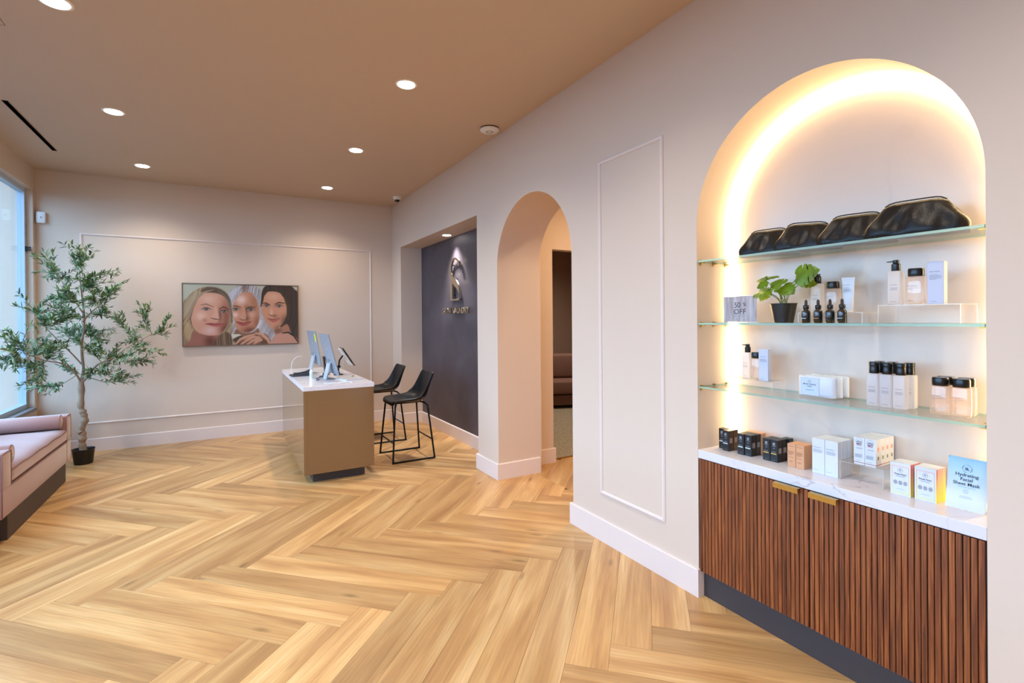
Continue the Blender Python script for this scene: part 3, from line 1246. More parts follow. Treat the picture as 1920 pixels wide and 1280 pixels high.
    # ---- woman on the left: blonde hair
    m = fill([(170, 480), (230, 350), (330, 250), (440, 205), (560, 205), (680, 240), (760, 310), (800, 420), (820, 600), (820, 760), (800, 900), (820, 1030), (170, 1040)], (0.62, 0.54, 0.43), 2)
    streaks(m, 0.35, 0.30, 0.5, 4)
    fill([(400, 260), (480, 205), (600, 215), (700, 260), (780, 360), (800, 500), (720, 380), (620, 300), (500, 280)], (0.34, 0.27, 0.22), 5, 0.8)
    fill([(180, 500), (260, 340), (380, 250), (330, 380), (280, 500), (220, 620), (190, 640)], (0.72, 0.66, 0.56), 6, 0.6)
    fill([(200, 700), (260, 720), (320, 860), (260, 950), (200, 900)], (0.80, 0.70, 0.55), 8, 0.6)
    fill([(300, 820), (420, 860), (600, 870), (640, 900), (560, 1030), (200, 1040), (260, 940)], (0.62, 0.42, 0.36), 3)
    blob((520, 960), 70, 80, (0.34, 0.14, 0.10), 0.75)
    fc = fill([(480, 285), (390, 310), (340, 400), (300, 500), (270, 610), (280, 700), (320, 790), (400, 850), (520, 880), (640, 860), (720, 780), (770, 680), (790, 560), (770, 430), (700, 330), (600, 290)], (0.80, 0.61, 0.52), 2)
    blob((500, 370), 110, 70, (0.88, 0.74, 0.66), 0.6, fc)
    blob((400, 610), 70, 60, (0.91, 0.76, 0.70), 0.7, fc)
    blob((520, 810), 90, 50, (0.84, 0.72, 0.74), 0.7, fc)
    blob((740, 600), 70, 240, (0.52, 0.30, 0.23), 0.75, fc)
    blob((720, 800), 80, 90, (0.42, 0.20, 0.15), 0.8, fc)
    blob((650, 600), 25, 90, (0.42, 0.25, 0.20), 0.75, fc)
    blob((450, 665), 30, 25, (0.62, 0.40, 0.34), 0.5, fc)
    fill([(590, 470), (570, 570), (530, 630), (570, 650), (640, 655), (630, 560)], (0.84, 0.66, 0.58), 3, 0.8, fc)
    stroke([(530, 632), (580, 648), (645, 655)], 7, (0.36, 0.18, 0.14), 0.85)
    eye((470, 512), 60, 17)
    eye((705, 545), 55, 17, 1.2)
    stroke([(400, 455), (470, 440), (570, 480)], 8, (0.48, 0.33, 0.27), 0.8)
    stroke([(640, 510), (700, 480), (780, 520)], 9, (0.30, 0.18, 0.14), 0.9)
    fill([(460, 715), (530, 700), (580, 708), (630, 700), (700, 720), (650, 750), (580, 755), (520, 740)], (0.70, 0.38, 0.36), 1)
    stroke([(455, 716), (560, 722), (705, 722)], 5, (0.38, 0.16, 0.15), 0.9)
    fill([(770, 420), (810, 520), (820, 650), (800, 800), (760, 900), (790, 700), (790, 560)], (0.66, 0.58, 0.46), 3, 0.9)
    stroke([(345, 400), (300, 500), (265, 640), (280, 720)], 6, (0.30, 0.18, 0.12), 0.7, 2)
    fill([(560, 1030), (620, 900), (720, 830), (800, 880), (790, 1030)], (0.42, 0.33, 0.25), 4, 0.9)
    for q in range(10):
        c_ = ((0.66, 0.58, 0.48), (0.50, 0.42, 0.34), (0.72, 0.66, 0.56))[q % 3]
        stroke([(590, 235), (470-q*9, 262+q*4), (370-q*9, 350+q*9), (310-q*8, 470+q*10), (265-q*5, 620+q*8)], 7, c_, 0.6)
        stroke([(600, 235), (690+q*5, 290+q*5), (760+q*4, 390+q*6), (790+q*3, 520+q*8), (800+q*2, 700)], 6, (c_[0]*.75, c_[1]*.75, c_[2]*.75), 0.6)
    blob((595, 245), 45, 30, (0.34, 0.27, 0.22), 0.7)
    mm = mask(smooth([(560, 1030), (620, 900), (720, 830), (800, 880), (790, 1030)]), 3)
    streaks(mm, 0.1, 0.5, 0.5, 8)
    img[:] = (img**1.12)*0.97
    img[:] = np.clip(img+rs.randn(Hd, Wd, 1).astype(np.float32)*0.008, 0, 1)
    rgba = np.ones((Hd, Wd, 4), np.float32)
    rgba[..., :3] = img[::-1]
    im = bpy.data.images.new('poster_print', Wd, Hd)
    im.colorspace_settings.name = 'sRGB'
    im.pixels.foreach_set(rgba.ravel())
    im.update()
    im.pack()
    return im


pm = NT('poster_print')
_ti = pm.n('ShaderNodeTexImage')
_ti.image = poster_image()
_ti.extension = 'EXTEND'
pm.l(_ti.outputs[0], pm.b.inputs['Base Color'])
pm.b.inputs['Roughness'].default_value = 0.35
X0, X1, Z0, Z1 = -0.464, 0.874, 1.182, 1.980
pt = thing('framed_poster', 'wide framed photo print of three smiling women on the far wall', 'poster', ((X0+X1)/2, YF, (Z0+Z1)/2))
hw, hh = (X1-X0)/2, (Z1-Z0)/2
pme = B().face([(-hw+.008, -0.036, -hh+.008), (hw-.008, -0.036, -hh+.008), (hw-.008, -0.036, hh-.008), (-hw+.008, -0.036, hh-.008)]).mesh('print', recalc=False)
uvl = pme.uv_layers.new(name='UVMap')
for i, c in enumerate(((0, 0), (1, 0), (1, 1), (0, 1))):
    uvl.data[i].uv = c
link('print', pme, pm.m, pt)
FR = M('frame_bronze', '#6d5a4b', 0.4, metal=0.3)
for (a, b_, c, d_) in ((-hw, hw, hh-.010, hh), (-hw, hw, -hh, -hh+.010), (-hw, -hw+.010, -hh+.01, hh-.01), (hw-.010, hw, -hh+.01, hh-.01)):
    B().box(a, b_, -0.042, 0, c, d_).put('frame_rail', FR, pt)
B().box(-hw+.01, hw-.01, -0.035, 0, -hh+.01, hh-.01).put('backing', FR, pt)

# ================================================================ metal sign on the dark panel
sg = thing('wall_sign', 'polished metal letter logo with the shop name on the dark panel', 'sign', (RX-0.002, 5.70, 0))
# the tall S ribbon flowing into an L.  local frame: u to the viewer's right = -Y, v = Z
def ribbon(ctrl, n=14):
    out = []
    L = len(ctrl)
    for i in range(L-1):
        p0 = ctrl[max(i-1, 0)]
        p1, p2 = ctrl[i], ctrl[i+1]
        p3 = ctrl[min(i+2, L-1)]
        for k in range(n):
            s = k/n
            out.append([0.5*((2*p1[a])+(-p0[a]+p2[a])*s+(2*p0[a]-5*p1[a]+4*p2[a]-p3[a])*s*s+(-p0[a]+3*p1[a]-3*p2[a]+p3[a])*s**3) for a in range(3)])
    out.append(list(ctrl[-1]))
    return out


rib = ribbon([(0.125, 2.150, .012), (0.128, 2.185, .022), (0.095, 2.225, .014), (0.03, 2.250, .012), (-0.04, 2.245, .013), (-0.10, 2.205, .016), (-0.128, 2.14, .022), (-0.118, 2.065, .030), (-0.06, 2.0, .040), (0.02, 1.95, .042), (0.09, 1.90, .030), (0.122, 1.85, .016), (0.13, 1.80, .004)])
lv, rv = [], []
for i, (u, v, w) in enumerate(rib):
    a = rib[max(i-1, 0)]
    c = rib[min(i+1, len(rib)-1)]
    tx, tz = c[0]-a[0], c[1]-a[1]
    L = math.hypot(tx, tz)
    nx, nz = -tz/L, tx/L
    lv.append((u+nx*w, v+nz*w))
    rv.append((u-nx*w, v-nz*w))
sb = B()
for i in range(len(rib)-1):
    q = [lv[i], lv[i+1], rv[i+1], rv[i]]
    sb.quadbox([(-0.045, -a, c) for a, c in q]+[(-0.022, -a, c) for a, c in q])
me_ = sb.mesh('letter_s')
bm = bmesh.new()
bm.from_mesh(me_)
bmesh.ops.remove_doubles(bm, verts=bm.verts, dist=1e-5)
bm.to_mesh(me_)
bm.free()
link('letter_s', me_, CHROME, sg)
B().prism([(-a_, c_) for a_, c_ in ((-.13, 1.735), (.13, 1.735), (.13, 1.855), (.118, 1.775), (.095, 1.752), (-.07, 1.752), (-.07, 1.965), (-.13, 1.985))], -0.045, -0.022, 'x').put('letter_l', CHROME, sg)
for (yy, zz) in ((0.09, 1.80), (0.09, 1.92), (0.0, 2.0), (0.1, 2.18), (-0.1, 1.745)):
    B().box(-0.03, 0.0, yy-0.006, yy+0.006, zz-0.006, zz+0.006).put('stand_off', BLACK_MT, sg)
u = 0.395
word = 'SKIN LAUNDRY'
xs_ = np.linspace(-0.375, 0.375, len(word))
for ch, x in zip(word, xs_):
    if ch == ' ':
        continue
    text(ch, 0.100, CHROME, sg, (-0.03, -float(x), 1.605), extrude=0.012, bold=0.0015)

# ================================================================ reception counter
TAN_GL = M('tan_gloss_laminate', '#80603f', 0.12, spec=0.6, coat=0.3)
DKGREY = M('plinth_charcoal', '#3b3537', 0.5)
CX0, CX1, CY0, CY1 = 0.603, 1.243, 4.83, 6.74
rc = thing('reception_counter', 'glossy tan reception counter with a recessed charcoal plinth', 'counter', (0.92, 5.78, 0))


def rel(b, ox, oy, oz=0.0):
    b.v = [(x-ox, y-oy, z-oz) for x, y, z in b.v]
    return b


rel(B().box(CX0+.004, CX0+.034, CY0+.004, CY1-.004, 0.095, 0.858), .92, 5.78).put('front_panel', TAN_GL, rc, bevel=0.0015)
rel(B().box(CX0+.034, CX1-.004, CY0+.004, CY0+.034, 0.095, 0.858), .92, 5.78).put('end_panel', TAN_GL, rc, bevel=0.0015)
rel(B().box(CX0+.034, CX1-.004, CY1-.034, CY1-.004, 0.095, 0.858), .92, 5.78).put('end_panel', TAN_GL, rc, bevel=0.0015)
rel(B().box(CX0+.034, 1.00, CY0+.034, CY1-.034, 0.095, 0.858), .92, 5.78).put('carcass', TAN_GL, rc)
rel(B().box(0.695, 1.168, 4.925, 6.64, 0.0, 0.095), .92, 5.78).put('plinth', DKGREY, rc)
ct = B().box(CX0, CX1, CY0, CY1, 0.858, 0.900).put('countertop', marble_mat('counter_marble', '#e2e0e6', '#aaa4ac', 3.0, 0.15, 0.014, 0.7), bevel=0.0015)
tag(ct, 'white marble slab on top of the reception counter', 'countertop')

# ---- desk computers
def computer(label, y0, xt, xb, zt, zb, rz=0.0, note=False):
    """screen faces +x (staff side), leans back; y0 = centre"""
    t = thing('desktop_computer', label, 'computer', ((xt+xb)/2, y0, 0.900), rz, group='desktop computers on the counter')
    dx = (xb-xt)/2
    zt, zb = zt-.9, zb-.9
    hw = 0.272
    L = math.hypot(xb-xt, zt-zb)
    nx, nz = (zt-zb)/L, 2*dx/L     # screen normal (towards +x, up)

    def slab(b, y_0, y_1, h0, h1, s0=0.0, s1=1.0):
        def P(y, s, h):
            return (dx-2*dx*s+nx*h, y, zb+(zt-zb)*s+nz*h)
        b.quadbox([P(y_0, s0, h0), P(y_0, s0, h1), P(y_1, s0, h1), P(y_1, s0, h0), P(y_0, s1, h0), P(y_0, s1, h1), P(y_1, s1, h1), P(y_1, s1, h0)])
        return b
    slab(B(), -hw, hw, -0.006, 0.005).put('back_shell', ALU, t, bevel=0.002)
    slab(B(), -hw+.001, hw-.001, 0.0052, 0.0062).put('screen_glass', M('screen_black', '#0b0c10', 0.1), t)
    slab(B(), -hw+.001, hw-.001, 0.0064, 0.0072, 0.0, 0.12).put('chin', ALU_L, t)
    slab(B(), -0.030, 0.030, -0.0068, -0.0058, 0.63, 0.645).put('back_mark', ALU_L, t)
    if note:
        slab(B(), -hw+.006, -hw+.080, -0.0078, -0.0062, 0.70, 0.92).put('sticky_note', M('sticky_yellow', '#d8e02a', 0.6), t)
    hz = zb+0.30*(zt-zb)
    hx = dx-2*dx*0.30
    fx = hx-0.062
    st = B()
    st.quadbox([(hx-.020, -.075, hz+.01), (hx-.004, -.075, hz+.014), (hx-.004, .075, hz+.014), (hx-.020, .075, hz+.01),
                (fx-.004, -.075, 0.002), (fx+.006, -.075, 0.002), (fx+.006, .075, 0.002), (fx-.004, .075, 0.002)])
    st.put('stand_neck', ALU_L, t, bevel=0.0012)
    B().box(fx-.004, fx+.150, -.075, .075, 0.0, 0.005).put('stand_foot', ALU_L, t, bevel=0.0015)
    B().tube([(hx-.018, -.07, hz), (hx-.018, .07, hz)], 0.014, 12).put('hinge', ALU, t, smooth=50)
    return t


c1 = computer('nearer silver-blue desktop computer on the counter, seen from behind', 5.33, 0.862, 0.960, 1.362, 0.955, 0.0)
c2 = computer('farther silver-blue desktop computer, with a yellow sticky note on its back', 6.05, 0.846, 0.905, 1.382, 1.000, 0.02, True)
del c2['group'], c1['group']

# tablet on a jointed arm, keypad, terminal, bottle, papers, cables
tb = thing('tablet_stand', 'tablet on a jointed black arm tilted towards the staff side', 'tablet', (1.075, 5.70, 0.900))
B().lathe([(0.05, 0), (0.05, 0.008), (0.02, 0.012), (0.014, 0.03)], seg=20).put('base', BLACK_MT, tb, smooth=40)
B().tube([(0, 0, 0.02), (0.004, 0, 0.09), (0.012, 0, 0.16), (0.05, 0, 0.21)], 0.008, 8).put('arm', BLACK_MT, tb, smooth=50)
B().tube([(-0.012, 0, 0.09), (0.022, 0, 0.09)], 0.012, 8).put('joint_knob', BLACK_MT, tb, smooth=50)


def tilted(x0, z0, x1, z1, y0, y1, th):
    L = math.hypot(x1-x0, z1-z0)
    nx, nz = -(z1-z0)/L*th, (x1-x0)/L*th
    return B().quadbox([(x0, y0, z0), (x1, y0, z1), (x1, y1, z1), (x0, y1, z0), (x0+nx, y0, z0+nz), (x1+nx, y0, z1+nz), (x1+nx, y1, z1+nz), (x0+nx, y1, z0+nz)])


tilted(0.012, 0.283, 0.130, 0.10, -0.09, 0.09, 0.010).put('tablet_case', WHITE_PL, tb, bevel=0.002)
tilted(0.024, 0.288, 0.150, 0.09, -0.085, 0.085, 0.008).put('tablet', BLACK_PL, tb, bevel=0.002).location = (0.008, 0, 0.004)
B().tube([(0.06, 0.0, 0.20), (0.085, 0.0, 0.165), (0.10, 0.0, 0.15)], 0.006, 6).put('clamp', CHROME, tb, smooth=50)
B().tube([(0.06, .02, 0.19), (0.05, .03, 0.10), (0.07, .03, 0.05), (0.03, .05, 0.004)], 0.002, 6).put('cable', WHITE_PL, tb)

t2 = thing('card_terminal', 'upright dark card reader between the two computers', 'card reader', (0.905, 5.60, 0.900))
tilted(-0.008, 0.215, 0.012, 0.03, -0.04, 0.04, 0.014).put('body', BLACK_PL, t2, bevel=0.003)
B().lathe([(0.045, 0), (0.045, 0.008), (0.012, 0.014), (0.010, 0.04)], seg=20).put('base', BLACK_PL, t2, smooth=40)
tilted(0.007, 0.205, 0.024, 0.06, -0.034, 0.034, 0.001).put('screen', M('screen_grey', '#3b4450', 0.15), t2)

t3 = thing('desk_phone', 'flat black desk phone at the window edge of the counter', 'phone', (0.705, 5.83, 0.900), 0.15)
B().quadbox([(-.10, -.075, 0), (.10, -.075, 0), (.10, .075, 0), (-.10, .075, 0), (-.10, -.075, .016), (.10, -.075, .044), (.10, .075, .044), (-.10, .075, .016)]).put('body', M('phone_slate', '#2b333b', 0.4), t3, bevel=0.005)
B().tube([(-.085, -.05, .034), (-.03, -.05, .036), (.03, -.05, .045), (.085, -.05, .06)], [.012, .009, .009, .013], 10).put('handset', M('phone_slate2', '#39424b', 0.4), t3, smooth=50)
kb_ = B()
for r in range(4):
    for c in range(3):
        kb_.quadbox([(-.03+c*.022+dx, .0+r*.016+dy, .026+(-.03+c*.022)*.14+dz) for dz in (0, .004) for dx, dy in ((0, 0), (.016, 0), (.016, .011), (0, .011))])
kb_.put('keys', M('key_grey', '#6d757c', 0.5), t3)
bt = thing('spray_bottle', 'slim white bottle with a green stripe beside the desk phone', 'bottle', (0.757, 5.43, 0.900))
B().lathe([(0.014, 0), (0.016, 0.004), (0.016, 0.082), (0.011, 0.09), (0.010, 0.10), (0.001, 0.101)], seg=20).put('body', M('bottle_white', '#e9f1f2', 0.35), bt, smooth=40)
B().box(0.0145, 0.0168, -0.004, 0.004, 0.006, 0.08).put('stripe', M('mint', '#4fc3a1', 0.5), bt)
B().lathe([(0.0165, 0.02), (0.0166, 0.06), (0.0165, 0.062)], seg=20).put('label', M('label_grey', '#cfd8da', 0.5), bt, smooth=40)
cb_ = thing('white_cable', 'looped white cable trailing behind the farther computer', 'cable', (0.74, 6.10, 0.900))
B().tube(ribbon([(0.02, 0.02, 0.19), (-0.03, 0, 0.19), (-0.08, 0, 0.15), (-0.10, -0.02, 0.08), (-0.095, -0.03, 0.004), (-0.03, -0.1, 0.004), (0.05, -0.12, 0.004)], 6), 0.0028, 6).put('wire', WHITE_PL, cb_, smooth=60)
cc = thing('black_cable', 'tangled dark cables lying between the computer stands', 'cable', (0.90, 5.35, 0.900))
B().tube(ribbon([(-0.12, -0.1, 0.004), (-0.08, -0.02, 0.006), (-0.10, 0.06, 0.004), (-0.03, 0.12, 0.02), (0.05, 0.16, 0.05), (0.06, 0.24, 0.03), (0.02, 0.30, 0.004), (0.10, 0.42, 0.004)], 6), 0.003, 6).put('wire', M('cable_slate', '#39404a', 0.5), cc, smooth=60)
B().tube(ribbon([(-0.06, -0.14, 0.004), (0.02, -0.09, 0.008), (0.08, -0.05, 0.004), (0.04, 0.04, 0.006), (-0.06, 0.10, 0.004), (-0.12, 0.2, 0.004)], 6), 0.0028, 6).put('wire', M('cable_grey', '#7c8590', 0.5), cc, smooth=60)
nb_ = thing('notebook', 'thin white notebook with a grey edge at the staff side of the counter', 'notebook', (1.10, 5.20, 0.900), 0.2)
B().box(-.09, .09, -.12, .12, 0.0, 0.009).put('pages', PAPER_W, nb_)
B().box(-.092, .092, -.122, .122, 0.009, 0.0105).box(-.092, .092, -.122, .122, -0.0, 0.001).put('cover', M('cover_grey', '#c9ccd4', 0.4), nb_)
pp_ = thing('paper_sheet', 'loose white sheet with a dark printed edge near the counter end', 'paper', (0.93, 4.97, 0.900), -0.1)
B().box(-.13, .13, -.07, .07, 0.0, 0.0008).put('sheet', PAPER_W, pp_)
B().box(.02, .11, -.068, -.052, 0.0008, 0.0012).put('print_band', M('print_mauve', '#5c4a55', 0.6), pp_)
pn = thing('pen', 'dark grey pen lying on the far right of the counter', 'pen', (1.17, 5.43, 0.9045), 1.2)
B().tube([(-.07, 0, 0), (.05, 0, 0), (.068, 0, 0)], [.0045, .0045, .0015], 8).put('barrel', M('pen_grey', '#5a6068', 0.4), pn, smooth=50)
B().tube([(-.072, 0, 0), (-.03, 0, 0)], .0052, 8).put('pen_cap', BLACK_PL, pn, smooth=50)

# ================================================================ bar stools
LEATHER = M('black_leather', '#0b0d11', 0.36, spec=0.28, bump=0.25, bscale=220)


def bar_stool(label, x, y):
    t = thing('bar_stool', label, 'stool', (x, y, 0), group='bar stools behind the counter')
    # shell: profile from front lip through the bucket up the back, local +x = towards the back
    prof = ribbon([(-.205, .590, 0), (-.200, .618, 0), (-.16, .628, 0), (-.06, .622, 0), (.04, .612, 0), (.11, .614, 0), (.168, .644, 0), (.200, .70, 0), (.224, .78, 0), (.246, .86, 0), (.258, .905, 0), (.262, .915, 0)], 3)
    n = len(prof)
    nv = 15

    def P(i, j):
        px, pz, _ = prof[i]
        s = i/(n-1)
        v = -1+2*j/(nv-1)
        w = 0.205 if s < .1 else 0.205
        w = 0.190+0.028*math.sin(min(1, s*1.5)*PI) - 0.016*max(0, (s-.6)/.4)
        if s < .10:
            w -= .03*(1-s/.10)**2
        if s > .86:
            w -= .022*((s-.86)/.14)**2
        curl = abs(v)**3.2
        k = math.exp(-((s-.52)/.22)**2)
        # sides rise in the seat and wrap forward on the back
        a = prof[max(i-1, 0)]
        c = prof[min(i+1, n-1)]
        tx, tz = c[0]-a[0], c[1]-a[1]
        L = math.hypot(tx, tz) or 1
        nx, nz = -tz/L, tx/L
        h = curl*(0.010+0.062*k+0.012*math.sin(PI*max(0, min(1, (s-.4)/.6))))
        if s < .12:
            h = -curl*0.004
        return (px+nx*h, v*w, pz+nz*h)
    g = B().grid(P, n, nv)
    me = g.mesh('seat_shell', smooth=180, recalc=True)
    sh = link('seat_shell', me, LEATHER, t)
    so = sh.modifiers.new('thickness', 'SOLIDIFY')
    so.thickness = 0.028
    so.offset = 0.0
    ss = sh.modifiers.new('round', 'SUBSURF')
    ss.levels = 1
    ss.render_levels = 1
    # piping round the rim
    rim = [P(i, 0) for i in range(n)]+[P(n-1, j) for j in range(nv)]+[P(i, nv-1) for i in reversed(range(n))]+[P(0, j) for j in reversed(range(nv))]
    r2 = []
    for p in rim:
        if not r2 or (Vector(p)-Vector(r2[-1])).length > .006:
            r2.append(p)
    B().tube(r2, 0.0042, 6, closed=True).put('seam_piping', M('leather_edge', '#1b1e24', 0.4), t, smooth=180)
    R = 0.0098
    for sy in (-1, 1):
        yb, yt = sy*.243, sy*.165
        pts = [(-.150, yt*.5, .600), (-.165, yt*.9, .598), (-.178, yt+sy*.012, .582), (-.186, yt+sy*.022, .55), (-.227, yb, .045), (-.228, yb, .018), (-.212, yb, .0085), (-.17, yb, .0085),
               (.17, yb, .0085), (.212, yb, .0085), (.226, yb, .018), (.224, yb, .045), (.178, yt+sy*.022, .53), (.168, yt+sy*.012, .572), (.150, yt*.9, .595), (.13, yt*.5, .600)]
        B().tube(ribbon([(*p,) for p in pts], 3), R, 8).put('leg_frame', BLACK_MT, t, smooth=60)
        for fx in (-.195, .195):
            B().box(fx-.028, fx+.028, yb-.013, yb+.013, 0.0, 0.012).put('glide', BLACK_PL, t, bevel=0.003)
    for fx, z in ((-.213, .205), (.209, .205)):
        yy = .243-.056*(z/.55)*.95
        B().tube([(fx, -yy, z), (fx, yy, z)], 0.0075, 8).put('foot_rail', BLACK_MT, t, smooth=60)
    B().box(-.14, .12, -.10, .10, .594, .602).put('mount_plate', BLACK_MT, t)
    return t


st1 = bar_stool('nearer black leather bar stool standing clear of the counter', 1.727, 5.335)
st2 = dup(st1, (1.712, 6.28, 0), label='farther black bar stool half hidden behind the counter')
for s_ in (st1, st2):
    del s_['group']

# ================================================================ pink bench
PINK = M('dusty_pink_velvet', '#a17d79', 0.75, spec=0.3, noise=0.05, nscale=5, bump=0.2, bscale=300)
PINK.node_tree.nodes['Principled BSDF'].inputs['Sheen Weight'].default_value = 0.5
PINK_S = M('pink_piping', '#8f6c69', 0.7)
bn = thing('window_bench', 'dusty pink upholstered bench on a dark plinth under the window', 'bench', (-1.54, 5.40, 0))


def bput(b, name, mat, **kw):
    return rel(b, -1.54, 5.40).put(name, mat, bn, **kw)


BX0, BX1, BY0, BY1 = -1.795, -1.290, 4.545, 6.245
bput(B().box(BX0+.03, -1.315, 4.72, 6.17, 0, 0.19), 'plinth', M('plinth_brown', '#453b38', 0.55), bevel=0.002)
bput(B().box(BX0, BX1, BY0, BY1, 0.190, 0.385), 'seat_base', PINK, bevel=0.012, bseg=3, smooth=40)
bput(B().box(BX0, BX1, BY0, BY0+.170, 0.375, 0.628), 'armrest', PINK, bevel=0.014, bseg=3, smooth=40)
bput(B().box(BX0, BX1, BY1-.150, BY1, 0.375, 0.628), 'armrest', PINK, bevel=0.014, bseg=3, smooth=40)


def cushion_mesh(x0, x1, y0, y1, z0, z1, r=0.03, puff=0.02):
    n1, n2 = 15, 29
    b = B()

    def top(i, j, sgn):
        u, v = i/(n1-1), j/(n2-1)
        e = min(1, min(u, 1-u)*9)*min(1, min(v, 1-v)*16)
        e = math.sqrt(max(0, e))
        zc = (z0+z1)/2
        return (x0+(x1-x0)*u, y0+(y1-y0)*v, zc+sgn*((z1-z0)/2*(0.62+0.38*e)+puff*math.sin(PI*u)*math.sin(PI*v)*(sgn > 0)+0.003*math.sin(v*22+u*5)*(sgn > 0)))
    b.grid(lambda i, j: top(i, j, 1), n1, n2)
    b.grid(lambda i, j: top(i, j, -1), n1, n2)
    # sides
    edge = [(i, 0) for i in range(n1)]+[(n1-1, j) for j in range(1, n2)]+[(i, n2-1) for i in reversed(range(n1-1))]+[(0, j) for j in reversed(range(1, n2-1))]
    L = len(edge)
    base = len(b.v)
    for (i, j) in edge:
        b.v.append(top(i, j, 1))
        b.v.append(top(i, j, -1))
    for k in range(L):
        q = (k+1) % L
        b.f.append([base+2*k, base+2*q, base+2*q+1, base+2*k+1])
        b.mi.append(0)
    return b, [top(i, j, 1) for i, j in edge], [top(i, j, -1) for i, j in edge]


cu, e1, e2 = cushion_mesh(BX0+.01, BX1+.002, BY0+.172, BY1-.152, 0.382, 0.515)
me = rel(cu, -1.54, 5.40).mesh('seat_cushion', smooth=50)
bm = bmesh.new()
bm.from_mesh(me)
bmesh.ops.remove_doubles(bm, verts=bm.verts, dist=1e-4)
bm.to_mesh(me)
bm.free()
link('seat_cushion', me, PINK, bn)
bput(B().tube(e1, .0032, 6, closed=True), 'piping', PINK_S, smooth=180)
bput(B().tube(e2, .0032, 6, closed=True), 'piping', PINK_S, smooth=180)
for yy in ((BY0+.004, BY0+.166), (BY1-.146, BY1-.004)):
    bput(B().tube([(BX1-.001, yy[0], .20), (BX1-.001, yy[0], .622), (BX1-.001, (yy[0]+yy[1])/2, .626), (BX1-.001, yy[1], .622), (BX1-.001, yy[1], .40)], .0035, 6), 'piping', PINK_S, smooth=180)
bput(B().tube([(BX1-.001, BY0+.17, .39), (BX1-.001, BY1-.15, .39)], .0035, 6), 'piping', PINK_S, smooth=180)
for k, (yc, lab) in enumerate(((BY1-.150-.062, 'long pink bolster cushion against the far arm of the bench'), (BY0+.170+.058, 'pink bolster cushion against the near arm of the bench'))):
    r = 0.060
    x1 = -1.315 if k == 0 else -1.305
    bo = thing('bolster', lab, 'cushion', (x1, yc, 0.585 if k == 0 else 0.583))
    B().tube([(0, 0, 0), (-.004, 0, 0), (-.475, 0, 0), (-.479, 0, 0)], [r*.93, r, r, r*.93], 28).put('cover', PINK, bo, smooth=50)
    B().tube([(-.003, r*math.cos(a), r*math.sin(a)) for a in [2*PI*i/28 for i in range(28)]], .0038, 6, closed=True).put('piping', PINK_S, bo, smooth=180)
    B().lathe([(0.001, 0), (0.006, 0.001), (0.006, 0.003), (0.001, 0.004)], seg=12).put('end_button', PINK_S, bo, loc=(0.0, 0, 0)).rotation_euler = (0, PI/2, 0)

# ================================================================ lounge sofa seen through the doorway
SOFA_M = M('taupe_fabric', '#7b5b4e', 0.8, noise=0.08, nscale=8)
sf = thing('lounge_sofa', 'brown fabric sofa in the lounge seen through the arch and doorway', 'sofa', (5.35, 6.85, 0.008), math.radians(-22))
B().box(-.95, .95, -.30, .45, 0.05, 0.22).put('base', SOFA_M, sf, bevel=0.015, smooth=40)
for k in range(2):
    B().box(-.78+k*.79, .0-.005+k*.79, -.36, .32, 0.24, 0.46).put('seat_cushion', SOFA_M, sf, bevel=0.035, bseg=4, smooth=50)
    q = B().box(-.76+k*.79, -.02+k*.79, .05, .22, 0.46, 0.88).put('back_cushion', SOFA_M, sf, bevel=0.05, bseg=4, smooth=50)
B().box(-.95, .95, .30, .48, 0.2, 0.78).put('backrest', SOFA_M, sf, bevel=0.03, smooth=40)
for sx in (-1, 1):
    B().box(sx*.87-.08, sx*.87+.08, -.34, .45, 0.1, 0.62).put('armrest', SOFA_M, sf, bevel=0.03, bseg=3, smooth=40)
    for fy in (-.25, .35):
        B().box(sx*.85-.03, sx*.85+.03, fy-.03, fy+.03, 0, 0.06).put('leg', BLACK_MT, sf)

# ================================================================ olive tree
LEAF_G = NT('olive_leaf')
_g = LEAF_G.n('ShaderNodeNewGeometry')
_oi = LEAF_G.n('ShaderNodeTexCoord')
_nz = LEAF_G.n('ShaderNodeTexNoise')
_nz.inputs['Scale'].default_value = 14
LEAF_G.l(_oi.outputs['Object'], _nz.inputs['Vector'])
_rp = LEAF_G.n('ShaderNodeValToRGB')
_rp.color_ramp.elements[0].position = 0.35
_rp.color_ramp.elements[0].color = (*lin('#2d4a30'), 1)
_rp.color_ramp.elements[1].position = 0.7
_rp.color_ramp.elements[1].color = (*lin('#86a05c'), 1)
LEAF_G.l(_nz.outputs[0], _rp.inputs[0])
_mx = LEAF_G.n('ShaderNodeMix', data_type='RGBA')
_mx.inputs[7].default_value = (*lin('#8fa584'), 1)
LEAF_G.l(_g.outputs['Backfacing'], _mx.inputs[0])
LEAF_G.l(_rp.outputs[0], _mx.inputs[6])
LEAF_G.l(_mx.outputs[2], LEAF_G.b.inputs['Base Color'])
LEAF_G.b.inputs['Roughness'].default_value = 0.5
BARK = M('bark', '#96806b', 0.85, noise=0.35, nscale=22, bump=0.8, bscale=60)
OY = 6.85
tr = thing('olive_tree', 'faux olive tree in a black pot beside the window', 'tree', (-1.315, OY, 0))


def T_(p):
    return (p[0]+1.315, p[1]-OY, p[2])


